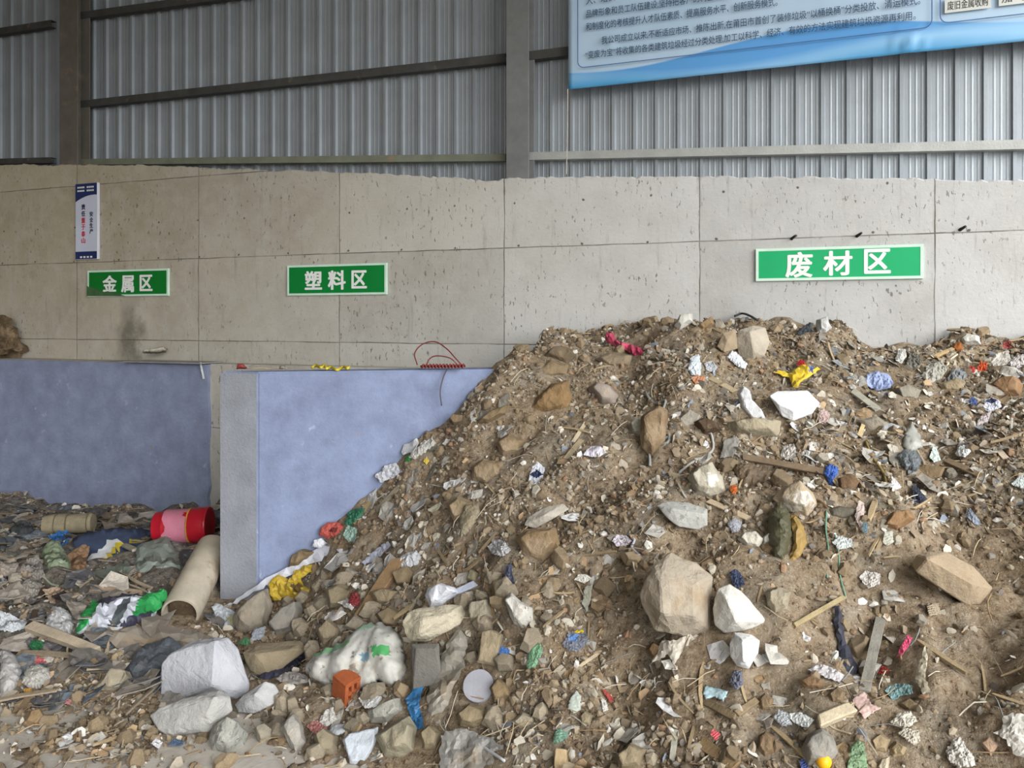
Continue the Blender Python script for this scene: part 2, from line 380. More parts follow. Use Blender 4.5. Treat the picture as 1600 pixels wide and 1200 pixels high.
def girt(pa, pb, label, mat=STEELD, h=.085):
    Y = 7.06; a = onY(*pa, Y); b_ = onY(*pb, Y); a[1] = b_[1] = Y
    r = empty('steel_girt', (a+b_)/2, label, 'girt', 'shed girts')
    u = np.array([0, 1, 0]); d = b_-a; d = d/np.linalg.norm(d); up = np.cross(d, u); up = up*np.sign(up[2])
    c = (a+b_)/2
    beam('web', a-c+u*-.035, b_-c+u*-.035, u, up, .006, h, mat, r)
    beam('upper_flange', a-c+up*(h/2-.003), b_-c+up*(h/2-.003), u, up, .075, .006, mat, r)
    beam('lower_flange', a-c-up*(h/2-.003), b_-c-up*(h/2-.003), u, up, .075, .006, mat, r)
girt((122,27),(420,-14), 'topmost dark steel girt crossing the middle bay of grey sheeting')
girt((121,165),(792,92), 'dark steel girt across the middle bay, second one above the concrete')
GREEN = M((124, 128, 112), rough=.6, var=.15, scale=6, dust=.2, bump=.1)
girt((121,254),(792,247), 'pale lowest girt of the middle bay, just above the ragged concrete top', GREEN, .07)
girt((-40,57),(84,38), 'dark girt in the dim corner bay beyond the brown-grey column')
girt((-40,254),(84,251), 'lowest girt of the dim corner bay, resting along the concrete top', STEELD, .07)
girt((827,89),(1110,55), 'dark girt ending at the grey column, mostly behind the blue banner')
girt((829,245),(1680,225), 'pale galvanised girt running under the blue banner above the concrete', M((178, 180, 176), rough=.5, var=.1, scale=5, metal=.3), .075)

# ------------------------------------------------------------------ signs
def glyph(name, ch, x0, x1, z0, z1, y, mat, parent, bold=.03, th=.003):
    cu = bpy.data.curves.new('t', 'FONT'); cu.body = ch; cu.resolution_u = 3; cu.extrude = .5
    ob = bpy.data.objects.new('t', cu); COL.objects.link(ob); bpy.context.view_layer.update()
    me = bpy.data.meshes.new_from_object(ob); bpy.data.objects.remove(ob); bpy.data.curves.remove(cu)
    co = np.empty(len(me.vertices)*3); me.vertices.foreach_get('co', co); co = co.reshape(-1, 3); nv0 = len(co)
    fs = [tuple(p.vertices) for p in me.polygons]; bpy.data.meshes.remove(me)
    if bold:      # a heavier stroke: the outline repeated a hair to each side
        em = bold; V = []; F = []
        for i, (a, b_) in enumerate(((0, 0), (em, 0), (-em, 0), (0, em*.8), (0, -em*.8), (em*.7, em*.6), (-em*.7, em*.6), (em*.7, -em*.6), (-em*.7, -em*.6))):
            V.append(co+np.array([a, b_, .012*i])); F += [tuple(v+nv0*i for v in f) for f in fs]
        co = np.concatenate(V); fs = F
    lo, hi = co.min(0), co.max(0); u = (co-lo)/np.maximum(hi-lo, 1e-6)
    nv = np.stack([x0+u[:, 0]*(x1-x0), y-u[:, 2]*th, z0+u[:, 1]*(z1-z0)], 1)
    if parent is not None: nv = nv-np.array(parent.location)
    me = bpy.data.meshes.new(name); me.from_pydata([tuple(v) for v in nv], [], fs); me.materials.append(mat); me.update()
    o = bpy.data.objects.new(name, me); COL.objects.link(o)
    if parent is not None: o.parent = parent
    return o
def join(name, obs):
    """merge freshly made glyph meshes into one lettering part"""
    bm = bmesh.new()
    for o in obs: bm.from_mesh(o.data)
    o0 = obs[0]; bm.to_mesh(o0.data); bm.free()
    for o in obs[1:]: bpy.data.objects.remove(o)
    o0.name = name; return o0
WHT = M((235, 236, 234), rough=.5, var=.04, bump=0)
def zone_sign(cor, chars, label, green, word_boxes):
    y = 6.8
    (xa, ya), (xb, yb) = cor
    p = onY(xa, ya, y-.02); q = onY(xb, yb, y-.02)
    c = (p+q)/2; r = empty('zone_sign', (c[0], y, c[2]), label, 'sign', 'green zone signs')
    hx = (q[0]-p[0])/2; hz_ = abs(p[2]-q[2])/2; bd_ = .022
    box('board', -hx+bd_, hx-bd_, -.022, -.001, -hz_+bd_, hz_-bd_, green, r)
    for nm, b4 in (('border', (-hx, hx, hz_-bd_, hz_)), ('border', (-hx, hx, -hz_, -hz_+bd_)), ('border', (-hx, -hx+bd_, -hz_+bd_, hz_-bd_)), ('border', (hx-bd_, hx, -hz_+bd_, hz_-bd_))):
        o = box(nm, b4[0], b4[1], -.024, -.001, b4[2], b4[3], M((205, 232, 215), rough=.5, var=.05, bump=0), r)
    g = []
    for ch, (x0, x1, y0, y1) in zip(chars, word_boxes):
        a = onY(x0, y1, y-.025); b_ = onY(x1, y0, y-.025)
        g.append(glyph('lettering', ch, a[0], b_[0], a[2], b_[2], y-.0215, WHT, r))
    join('lettering', g)
zone_sign(((1181,389),(1443,435)), '废材区', 'largest green zone sign, on pale concrete above the soil heap', M((20, 168, 105), rough=.45, var=.04, scale=3, bump=0), [(1227,1270,393,434),(1286,1332,391,431),(1350,1392,388,428)])
zone_sign(((449,415),(604,460)), '塑料区', 'clean green zone sign on the concrete above the blue divider wall', M((12, 128, 55), rough=.45, var=.04, scale=3, bump=0), [(476,503,423,453),(512,540,422,453),(549,573,422,451)])
zone_sign(((137,423),(263,462)), '金属区', 'green zone sign with a dirty smeared lower corner, above the soot stain', M((10, 118, 42), rough=.5, var=.04, scale=3, bump=0), [(160,182,430,456),(189,209,430,457),(218,238,429,455)])
# dirt smear on that sign's lower corner (thin crust of dried mud with its own shape)
ol = [(135.5,446),(139,449),(143,448),(147,452),(152,451),(157,455),(163,456),(169,455),(175,458),(184,458),(191,461),(196,462.6),(170,462.6),(135.5,462.6)]
V = [onY(x, yy, 6.7735) for x, yy in ol]; V += [v+np.array([0, .002, 0]) for v in V]; k = len(ol)
o = link('mud_smear', V, [tuple(range(k))]+[(i, (i+1) % k, k+(i+1) % k, k+i) for i in range(k)], M((70, 104, 66), var=.3, scale=12))
tag(fixn(o), 'dull green mud smear over the lower corner of the dirty zone sign', 'smear')
# narrow upright safety sign
a = onY(119, 288, 6.78); b_ = onY(154, 405, 6.78)
xa, xb, za, zb = a[0], b_[0], a[2], b_[2]; c = ((xa+xb)/2, 6.8, (za+zb)/2)
r = empty('safety_sign', c, 'narrow upright white and navy safety sign above the dirty green sign', 'sign')
NAVY = M((38, 52, 98), rough=.5, var=.06, bump=0); REDT = M((200, 40, 60), rough=.5, var=.05, bump=0); INK = M((50, 50, 70), rough=.6, var=.05, bump=0)
hx = (xb-xa)/2; H = (za-zb)/2
box('board', -hx, hx, -.03, -.001, -H, H, M((205, 210, 228), rough=.5, var=.05, scale=3, bump=0), r, .003)
def fx(u): return xa+(xb-xa)*u
def fz(v): return za+(zb-za)*v
arc = [(-hx+.004, H-.0018), (hx-.012, H-.0018)]+[(-hx+.004+(2*hx-.016)*t, H-2*H*(.155+.085*abs(1-t*1.15)**2)) for t in np.linspace(1, 0, 14)]
V = [(x, -.0325, z) for x, z in arc]; fixn(link('header_panel', V, [tuple(range(len(V)))], NAVY, r, loc=(0, 0, 0)))
box('footer_panel', -hx+.004, hx-.012, -.0325, -.03, -H+.006, -H+.095, NAVY, r)
box('side_edge', hx-.012, hx, -.033, -.03, -H, H, WHT, r)
g = [glyph('lettering', ch, fx(.64), fx(.80), fz(.44+.075*i), fz(.375+.075*i), 6.7685, INK, r, .025) for i, ch in enumerate('安全生产')]
g += [glyph('lettering', ch, fx(.28), fx(.45), fz(.345+.088*i), fz(.272+.088*i), 6.7685, INK, r, .025) for i, ch in enumerate('责任')]
join('lettering', g)
g = [glyph('red_lettering', ch, fx(.28), fx(.45), fz(.345+.088*i), fz(.272+.088*i), 6.7685, REDT, r, .02) for i, ch in enumerate(('责任重于泰山')) if i > 1]
join('red_lettering', g)
g = []
for row in (0, 1):
    for blk in (0, 1):
        for k in range(4):
            x0 = .10+blk*.42+k*.082; g.append(box('dash', fx(x0)-c[0], fx(x0+.06)-c[0], -.0335, -.0325, fz(.062+row*.045)-c[2], fz(.04+row*.045)-c[2], WHT, r))
for k in range(4): g.append(box('dash', fx(.22+k*.15)-c[0], fx(.31+k*.15)-c[0], -.0335, -.0325, fz(.978)-c[2], fz(.955)-c[2], WHT, r))
join('small_lettering', g)

# ------------------------------------------------------------------ the big banner
YB = 6.93
a = onY(888, 140, YB); X0 = a[0]; Z0 = a[2]; X1 = 3.6; Z1 = 6.2
r = empty('blue_banner', (X0, YB, Z0), 'large pale blue printed banner hung high on the grey sheeting', 'banner')
mb = bpy.data.materials.new('banner_print'); mb.use_nodes = True; N, L = nodes(mb); b = N['Principled BSDF']
t = N.new('ShaderNodeTexCoord'); s = N.new('ShaderNodeSeparateXYZ'); L.new(t.outputs['Object'], s.inputs[0])
def mth(op, p, q=None, rr=None):
    x = N.new('ShaderNodeMath'); x.operation = op
    for i, v in enumerate((p, q, rr)):
        if v is None: continue
        if isinstance(v, (int, float)): x.inputs[i].default_value = v
        else: L.new(v, x.inputs[i])
    return x.outputs[0]
def mixc(f, p, q):
    x = N.new('ShaderNodeMix'); x.data_type = 'RGBA'
    for i, v in ((0, f), (6, p), (7, q)):
        if isinstance(v, (int, float, tuple)): x.inputs[i].default_value = v
        else: L.new(v, x.inputs[i])
    return x.outputs[2]
def band(amp, freq, ph, base):   # height of a printed wave
    return mth('MULTIPLY_ADD', mth('SINE', mth('MULTIPLY_ADD', s.outputs['X'], freq, ph)), amp, base)
def below(h, soft=.02):
    m_ = N.new('ShaderNodeMapRange'); L.new(mth('SUBTRACT', h, s.outputs['Z']), m_.inputs[0]); m_.inputs[1].default_value = -soft; m_.inputs[2].default_value = soft; return m_.outputs[0]
nz = N.new('ShaderNodeTexNoise'); nz.inputs['Scale'].default_value = 1.2; L.new(t.outputs['Object'], nz.inputs['Vector'])
pale = mixc(mth('MULTIPLY', nz.outputs[0], .8), rgb((170, 202, 226), ALB), rgb((196, 216, 238), ALB))
cB = mixc(below(band(.09, 1.75, -2.3, .22), .006), pale, rgb((92, 160, 222), ALB))
cB = mixc(below(band(.075, 1.6, 2.6, .10), .05), cB, rgb((150, 200, 238), ALB))
cB = mixc(below(band(.05, 2.4, 1.0, .03), .05), cB, rgb((84, 162, 214), ALB))
L.new(cB, b.inputs['Base Color']); b.inputs['Roughness'].default_value = .4
gx = np.linspace(0, X1-X0, 120); gz = np.linspace(0, Z1-Z0, 60); V = []; F = []
pk = onY(1418, 68, YB)-np.array([X0, YB, Z0]); pl = onY(955, 66, YB)-np.array([X0, YB, Z0])
for i, x in enumerate(gx):
    for j, z in enumerate(gz):
        y = -.012*abs(vnoise(x, z, .8, 31))-.006*abs(vnoise(x, z, .15, 32))
        for q, am, rd in ((pk, .035, .1), (pl, .02, .07)):
            d2 = ((x-q[0])**2+(z-q[2])**2)/rd**2; y -= am*math.exp(-d2)*(.6+.8*math.sin(x*75+z*20))
        V.append((x, y, z))
nz_ = len(gz)
for i in range(len(gx)-1):
    for j in range(nz_-1): F.append((i*nz_+j, (i+1)*nz_+j, (i+1)*nz_+j+1, i*nz_+j+1))
o = link('fabric', V, F, mb, r, loc=(0, 0, 0), smooth=True)
o.modifiers.new('thick', 'SOLIDIFY').thickness = .003
def bput(px, py): return onY(px, py, YB)
DINK = M((52, 76, 104), rough=.6, var=.05, bump=0)
def line(txt, pxa, pxb, pyc_a, h):
    p = bput(pxa, pyc_a); xb_ = onY(pxb, 0, YB)[0]
    return glyph('lettering', txt, p[0], xb_, p[2]-h/2, p[2]+h/2, YB-.028, DINK, r, 0, .002)
hh = .074
g = [line('“变废为宝”将收集的各类建筑垃圾经过分类处理,加工以科学、经济、有效的方法实现建筑垃圾资源再利用。', 916, 1430, 88, hh),
     line('我公司成立以来,不断适应市场、推陈出新,在莆田市首创了装修垃圾“以桶换桶”分类投放、清运模式。', 941, 1437, 65, hh),
     line('和制度化的考核提升人才队伍素质、提高服务水平、创新服务模式。', 917, 1215, 44, hh),
     line('品牌形象和员工队伍建设,坚持把客户的利益放在首位', 917, 1160, 24, hh),
     line('大、培训', 917, 962, 3, hh)]
join('lettering', g)
# thin printed frames round the text blocks
def outline_part(name, pts, wd, mat):
    P = [np.array(p) for p in pts]; V = []; F = []
    for i, p in enumerate(P):
        d = P[min(i+1, len(P)-1)]-P[max(i-1, 0)]; d = d/np.linalg.norm(d); nn = np.array([-d[1], d[0]])
        for sgn in (-1, 1): q = p+nn*wd*sgn/2; V.append((q[0], -.031, q[1]))
    for i in range(len(P)-1): F.append((2*i, 2*i+2, 2*i+3, 2*i+1))
    return link(name, V, F, mat, r, loc=(0, 0, 0))
def lb(px, py): q = bput(px, py)-np.array([X0, YB, Z0]); return q[0], q[2]
x0, z0 = lb(904, 108); x1, _ = lb(1455, 20); rad = .06
fr = [(x0, 1.7), (x0, z0+rad)]+[(x0+rad-rad*math.cos(t), z0+rad-rad*math.sin(t)) for t in np.linspace(0, math.pi/2, 6)]+[(x1-rad+rad*math.sin(t), z0+rad-rad*math.cos(t)) for t in np.linspace(0, math.pi/2, 6)]+[(x1, 1.7)]
outline_part('printed_frame', fr, .008, M((78, 110, 160), bump=0))
x2, z2 = lb(1468, 39); x3 = X1-X0-.15
fr = [(x2, 1.7), (x2, z2+rad)]+[(x2+rad-rad*math.cos(t), z2+rad-rad*math.sin(t)) for t in np.linspace(0, math.pi/2, 6)]+[(x3, z2)]
outline_part('printed_frame', fr, .008, M((78, 110, 160), bump=0))
CREAM = M((214, 218, 214), rough=.5, var=.04, bump=0)
for txt, pa, pb, lab in (('废旧金属收购', (1475, 23), (1547, 0), 1), ('加气块', (1559, 12), (1622, -18), 2)):
    p = bput(*pa); q = bput(*pb); zc = p[2]
    q2 = onY(pb[0], 0, YB)[0]
    o = box('printed_tag', p[0]-X0, q2-X0, -.031, -.026, p[2]-Z0, p[2]-Z0+.112, CREAM, r)
    glyph('lettering', txt, p[0]+.02, q2-.02, p[2]+.02, p[2]+.09, YB-.031, M((70, 66, 60), bump=0), r, 0, .002)
# cord hanging from the banner corner
P = [bput(887, 139), onY(886.5, 180, YB-.01), onY(886, 225, YB-.02), onY(885, 272, 6.9)]
V, F = tubegeo(P, .005, 5); tag(fixn(link('hanging_cord', V, F, M((190, 186, 175)))), 'thin pale cord hanging straight down from the corner of the banner', 'cord')
# rusty stubs of tie wire on the wall
for i, (px, py, lab) in enumerate(((1240, 371, 'dark tie-rod stub on the wall joint above the first character of the largest sign'), (1342, 367, 'dark tie-rod stub on the wall joint above the middle of the largest sign'), (1503, 357, 'dark tie-rod stub on the bare concrete beyond the end of the largest sign'))):
    p = onY(px-3, py+2, 6.8); q = p+np.array([.03, -.05, .02]); V, F = tubegeo([p+np.array([0, .03, 0]), p, q], [.012, .014, .009], 6)
    tag(fixn(link('tie_rod_stub', V, F, M((50, 45, 42)))), lab, 'tie rod')
# ------------------------------------------------------------------ the heaps
def soil(name, a, b_, c, d, grey):
    m = bpy.data.materials.new(name); m.use_nodes = True; N, L = nodes(m); bs = N['Principled BSDF']
    t = N.new('ShaderNodeTexCoord')
    def noi(s, det=6, ro=.65):
        n = N.new('ShaderNodeTexNoise'); n.inputs['Scale'].default_value = s; n.inputs['Detail'].default_value = det; n.inputs['Roughness'].default_value = ro
        L.new(t.outputs['Object'], n.inputs['Vector']); return n.outputs[0]
    def mix(f, p, q):
        x = N.new('ShaderNodeMix'); x.data_type = 'RGBA'
        for i, v in ((0, f), (6, p), (7, q)):
            if isinstance(v, (int, float, tuple)): x.inputs[i].default_value = v
            else: L.new(v, x.inputs[i])
        return x.outputs[2]
    def mr(v, lo, hi, x0=0, x1=1):
        r_ = N.new('ShaderNodeMapRange'); L.new(v, r_.inputs[0])
        for i, q in enumerate((lo, hi, x0, x1)): r_.inputs[i+1].default_value = q
        return r_.outputs[0]
    col = mix(mr(noi(1.2), .35, .65), rgb(a, ALB), rgb(b_, ALB))
    col = mix(mr(noi(2.7), .45, .62, 0, .8), col, rgb(grey, ALB))
    f = noi(22, 6, .75)
    col = mix(mr(f, .52, .66, 0, .85), col, rgb(c, ALB)); col = mix(mr(f, .47, .36, 0, .9), col, rgb(d, ALB))
    col = mix(mr(noi(90, 3, .7), .6, .66, 0, .8), col, rgb((196, 184, 165), ALB))
    L.new(col, bs.inputs['Base Color']); bs.inputs['Roughness'].default_value = .97; bs.inputs['Specular IOR Level'].default_value = .1
    bp = N.new('ShaderNodeBump'); bp.inputs['Strength'].default_value = .9; bp.inputs['Distance'].default_value = .03
    L.new(noi(38, 5, .75), bp.inputs['Height']); L.new(bp.outputs[0], bs.inputs['Normal'])
    return m
EARTH = soil('brown_earth', (158, 140, 116), (146, 126, 102), (180, 167, 146), (86, 71, 56), (148, 138, 122))
SPLIT = -4.2
vis = HN > -.05
vis2 = vis.copy(); vis2[1:] |= vis[:-1]; vis2[:-1] |= vis[1:]; vis2[:, 1:] |= vis2[:, :-1]; vis2[:, :-1] |= vis2[:, 1:]
vis2 &= ~((GY > 6.62) & (GX < -1.75)); vis2 &= ~((sdist > .04) & (sdist < .2) & (along > 0) & (along < 1.7))
tag(heap('soil_heap', vis2 & (GX > SPLIT), EARTH), 'tall sloping heap of brown soil and rubble against the concrete wall', 'soil heap', kind='stuff')
tag(heap('waste_bed', vis2 & (GX <= SPLIT+.001), soil('grey_waste', (128, 121, 112), (108, 102, 94), (164, 157, 146), (62, 58, 54), (134, 131, 128))), 'low bed of trampled grey waste in front of the blue bay wall', 'waste', kind='stuff')

# loose fine rubble nobody could count
ICO = None
def icos():
    bm = bmesh.new(); bmesh.ops.create_icosphere(bm, subdivisions=1, radius=1); V = np.array([v.co[:] for v in bm.verts]); F = np.array([[v.index for v in f.verts] for f in bm.faces]); bm.free(); return V, F
def project(P):
    d = P-CAM; dep = d@FWD; return 800+FPX*(d@RGT)/dep, HZ-FPX*(d@UP)/dep, dep
def sites(n, seed, lo=.0, clump=None, floor=True, wide=False):
    """random spots of the heap surface that the camera sees, with their normals"""
    r = np.random.RandomState(seed); X = r.uniform(-9.6 if wide else -8.6, 3.6 if wide else 2.4, n*4); Y = r.uniform(1.2 if wide else 2.4, 6.72, n*4)
    Z = hz(X, Y); Zs = np.maximum(Z, 0)
    px, py, dep = project(np.stack([X, Y, Zs], 1))
    ok = (py > 480) & (dep > 1.6)
    ok &= ((px > -420) & (px < 2050) & (py < 1560)) if wide else ((px > -15) & (px < 1612) & (py < 1212))
    kx = np.clip(px, 0, 1699).astype(int); ky = np.clip(py, 0, 1299).astype(int); ok &= ~KEEP[ky, kx] | (r.rand(n*4) < (.12 if wide else .04))
    ok &= ~((px > 1390) & (py > 830)) | (r.rand(n*4) < .4)
    sd_ = (X-DB[0])*bn[0]+(Y-DB[1])*bn[1]; al = (X-DB[0])*bd[0]+(Y-DB[1])*bd[1]
    ok &= ~((sd_ > -.03) & (sd_ < .42) & (al > -.4) & (al < 1.95)); ok &= ~((sd_ >= .3) & (X > -4.6) & (X < -2.7)); ok &= ~((Y > 6.44) & (X < -2.2))
    fl_ = Z <= 0; ok &= ~(fl_ & (r.rand(n*4) > (.35 if floor else 0)*np.clip(1.6-np.abs(tps(X, Y))*6, 0.1, 1)))
    if clump is not None:
        v = vnoise(X, Y, clump[0], clump[1])+.5; ok &= r.rand(n*4) < np.clip((v-clump[2])/clump[3], .06, 1)
    i = np.where(ok)[0][:n]
    return X[i], Y[i], Zs[i], px[i], py[i], dep[i]
def scatter(name, n, seed, sz, flat, mat, label, cat, clump=None, geo=None, lift=.25):
    X, Y, Z, px, py, dep = sites(n, seed, clump=clump, wide=True); r = np.random.RandomState(seed+1)
    kp = (px > 345) | (py > 1060) | (r.rand(len(X)) < .3); X, Y, Z = X[kp], Y[kp], Z[kp]
    BV, BF = geo or icos(); k = len(BV); n = len(X)
    s = sz[0]*(sz[1]/sz[0])**(r.rand(n)**2.2)
    q = r.randn(n, 4); q /= np.linalg.norm(q, axis=1)[:, None]; a, b_, c, d = q.T
    R = np.stack([1-2*(c*c+d*d), 2*(b_*c-a*d), 2*(b_*d+a*c), 2*(b_*c+a*d), 1-2*(b_*b_+d*d), 2*(c*d-a*b_), 2*(b_*d-a*c), 2*(c*d+a*b_), 1-2*(b_*b_+c*c)], 1).reshape(n, 3, 3)
    sc = np.stack([np.ones(n), r.uniform(.5, 1, n), r.uniform(flat[0], flat[1], n)], 1)
    jit = 1+(r.rand(n, k, 1)-.5)*.5
    V = BV[None]*jit*sc[:, None, :]*s[:, None, None]; V = np.einsum('nij,nkj->nki', R, V)
    V += np.stack([X, Y, Z+s*lift*.6], 1)[:, None, :]
    F = (BF[None]+(np.arange(n)*k)[:, None, None]).reshape(-1, BF.shape[1])
    o = link(name, V.reshape(-1, 3), F, mat, loc=(0, 0, 0)); return tag(o, label, cat, kind='stuff')
def island(cols, rough=.95):
    m = bpy.data.materials.new('mixed_pieces'); m.use_nodes = True; N, L = nodes(m); bs = N['Principled BSDF']
    g = N.new('ShaderNodeNewGeometry'); r_ = N.new('ShaderNodeValToRGB'); r_.color_ramp.interpolation = 'CONSTANT'
    L.new(g.outputs['Random Per Island'], r_.inputs[0]); e = r_.color_ramp.elements
    tot = sum(w_ for _, w_ in cols); acc = 0
    for i, (c, w_) in enumerate(cols):
        if i < 2: el = e[i]; el.position = acc
        else: el = e.new(acc)
        el.color = rgb(c, ALB); acc += w_/tot
    t = N.new('ShaderNodeTexCoord'); n = N.new('ShaderNodeTexNoise'); n.inputs['Scale'].default_value = 60; L.new(t.outputs['Object'], n.inputs['Vector'])
    x = N.new('ShaderNodeMix'); x.data_type = 'RGBA'; x.blend_type = 'MULTIPLY'; x.inputs[0].default_value = .6
    q = N.new('ShaderNodeMapRange'); q.inputs[3].default_value = .55; q.inputs[4].default_value = 1.35; L.new(n.outputs[0], q.inputs[0])
    L.new(r_.outputs[0], x.inputs[6]); L.new(q.outputs[0], x.inputs[7]); L.new(x.outputs[2], bs.inputs['Base Color'])
    bs.inputs['Roughness'].default_value = rough; bs.inputs['Specular IOR Level'].default_value = .2
    return m
STONEC = [((144, 128, 106), 5), ((126, 109, 88), 4), ((160, 148, 128), 3), ((104, 92, 76), 2), ((180, 171, 155), 1.1), ((206, 202, 194), .45), ((150, 122, 98), .7), ((136, 130, 120), 1.6)]
CHIPC = [((196, 188, 172), 3), ((168, 158, 142), 4), ((214, 210, 202), 1.2), ((140, 126, 106), 4), ((112, 104, 96), 2), ((130, 138, 150), .5), ((176, 150, 118), 1.2)]
def straws(name, n, seed, label):
    X, Y, Z, px, py, dep = sites(n, seed, clump=(.6, 23, .35, .3), wide=True); r = np.random.RandomState(seed+2); V = []; F = []
    for i in range(len(X)):
        L_ = r.uniform(.05, .2); a = r.rand()*6.283; P = np.array([X[i], Y[i], Z[i]]); n_ = nrm(P); t1 = np.cross(n_, [math.cos(a), math.sin(a), .2]); t1 /= np.linalg.norm(t1); t2 = np.cross(n_, t1)
        w_ = r.uniform(.0012, .0035); k0 = len(V); cv = r.uniform(-.4, .4)
        for j in range(4):
            u = j/3-.5; q = P+t1*L_*u+t2*L_*cv*(u*u)+n_*(.012+.02*(1-4*u*u)*r.rand())
            V += [q-t2*w_, q+n_*w_, q+t2*w_]
        for j in range(3):
            b0 = k0+3*j; F += [(b0, b0+1, b0+4, b0+3), (b0+1, b0+2, b0+5, b0+4), (b0+2, b0, b0+3, b0+5)]
    o = link(name, V, F, island([((176, 160, 132), 4), ((150, 128, 98), 3), ((196, 188, 170), 2), ((110, 92, 72), 2), ((130, 132, 128), 1)]), loc=(0, 0, 0)); tag(o, label, 'litter', kind='stuff')
# ------------------------------------------------------------------ builders for the rubble and rubbish
def PX(s): return [tuple(float(v) for v in q.split(',')) for q in s.split()]
def seed_of(s): return zlib.crc32(s.encode()) & 0xffff
def frame(ol, d=None, lean=.45):
    cx = sum(p[0] for p in ol)/len(ol); cy = sum(p[1] for p in ol)/len(ol)
    if d is None: P, d = G(cx, cy)
    else: P = at(cx, cy, d)
    tc_ = CAM-P; tc_ = tc_/np.linalg.norm(tc_); m = lean*nrm(P)+(1-lean)*tc_; m = m/np.linalg.norm(m)
    return P, d, m
def onplane(px, py, P, m):
    r = ray(px, py); return CAM+r*(np.dot(P-CAM, m)/np.dot(r, m))
def chunkgeo(ring, P, m, th, r, top=.62, rough=.05, cuts=2, shift=(0, 0)):
    n = len(ring); ring = [Vector(p) for p in ring]; c = sum(ring, Vector())/n; m = Vector(m); size = max((p-c).length for p in ring)
    up = (Vector((0, 0, 1))-m*m.z).normalized(); sd_ = up.cross(m)
    tilt = (r.uniform(-.25, .25), r.uniform(-.1, .3))
    bm = bmesh.new(); rings = []
    for k, (s, h) in enumerate(((.80, -th*.6), (1.0, -th*.12), (top, th*.5))):
        vs = []
        for p in ring:
            q = p-c; f = s*(1+r.uniform(-.08, .08)*(k != 1)); q = q*f
            hh = h*(1+r.uniform(-.2, .2)*(k != 1))
            if k == 2: q += (up*shift[1]+sd_*shift[0])*size; hh += th*(tilt[0]*q.dot(sd_)+tilt[1]*q.dot(up))/size
            vs.append(bm.verts.new(c+q+m*hh))
        rings.append(vs)
    for a, b_ in zip(rings, rings[1:]):
        for i in range(n): bm.faces.new((a[i], a[(i+1) % n], b_[(i+1) % n], b_[i]))
    bm.faces.new(rings[0][::-1]); bm.faces.new(rings[2])
    bmesh.ops.triangulate(bm, faces=[f for f in bm.faces if len(f.verts) > 4])
    bmesh.ops.bevel(bm, geom=list(bm.edges), offset=size*.035, segments=1, affect='EDGES', clamp_overlap=True)
    bmesh.ops.triangulate(bm, faces=list(bm.faces))
    bmesh.ops.subdivide_edges(bm, edges=[e for e in bm.edges if e.calc_length() > size*.18], cuts=cuts)
    bmesh.ops.triangulate(bm, faces=list(bm.faces))
    o_ = Vector((r.random()*50, r.random()*50, r.random()*50)); bm.normal_update()
    for v in bm.verts:
        q = (v.co-c)/size
        v.co += v.normal*size*rough*(noise.noise(q*2.2+o_)*.9+noise.noise(q*6+o_)*.55)
    bmesh.ops.recalc_face_normals(bm, faces=bm.faces)
    return bm, c
def bm_obj(name, bm, mats, loc):
    me = bpy.data.meshes.new(name); bmesh.ops.translate(bm, verts=bm.verts, vec=-Vector(loc)); bm.to_mesh(me); bm.free()
    for m in (mats if isinstance(mats, (list, tuple)) else [mats]): me.materials.append(m)
    o = bpy.data.objects.new(name, me); COL.objects.link(o); o.location = loc; return o
def seat(ol, f):
    """how far a block stands whose outline this is: between the ground behind it and the ground at its foot"""
    cx = sum(p[0] for p in ol)/len(ol); cy = sum(p[1] for p in ol)/len(ol); yb = max(p[1] for p in ol)
    a = G(cx, cy)[1]; b_ = min(a, max(G(cx, yb-2)[1], a-.4)); return a*(1-f)+b_*f
def chunk(s, c, label, th=.8, name='concrete_chunk', cat='rubble', dust=.25, rough=.05, d=None, top=.62, shift=(0, -.06), var=.16, lean=.45, spots=None, smooth=False, raised=.12):
    ol = PX(s) if isinstance(s, str) else s
    if d is None: d = seat(ol, .4)
    keep(ol); P, d, m = frame(ol, d, lean); r = random.Random(seed_of(label))
    ring = [onplane(x, y, P, m) for x, y in ol]; a = 0
    for i in range(len(ring)): a += np.linalg.norm(np.cross(ring[i]-P, ring[(i+1) % len(ring)]-P))/2
    up_ = m*th*math.sqrt(a)*raised; P = P+up_; ring = [q+up_ for q in ring]
    bm, c_ = chunkgeo(ring, P, m, th*math.sqrt(a), r, top, rough, shift=shift)
    if smooth:
        for f in bm.faces: f.smooth = True
    mat = c if not isinstance(c, tuple) else M(tuple(int(v*.93) for v in c), rough=.92, var=var*1.35, scale=8, dust=dust, bump=1.0, grain=26, spots=spots)
    return tag(bm_obj(name, bm, mat, c_), label, cat)
def pdist(x, y, poly):
    b_ = 1e9; n = len(poly)
    for i in range(n):
        x0, y0 = poly[i]; x1, y1 = poly[(i+1) % n]; dx_, dy = x1-x0, y1-y0; t = max(0, min(1, ((x-x0)*dx_+(y-y0)*dy)/(dx_*dx_+dy*dy+1e-9)))
        b_ = min(b_, math.hypot(x-x0-t*dx_, y-y0-t*dy))
    return b_
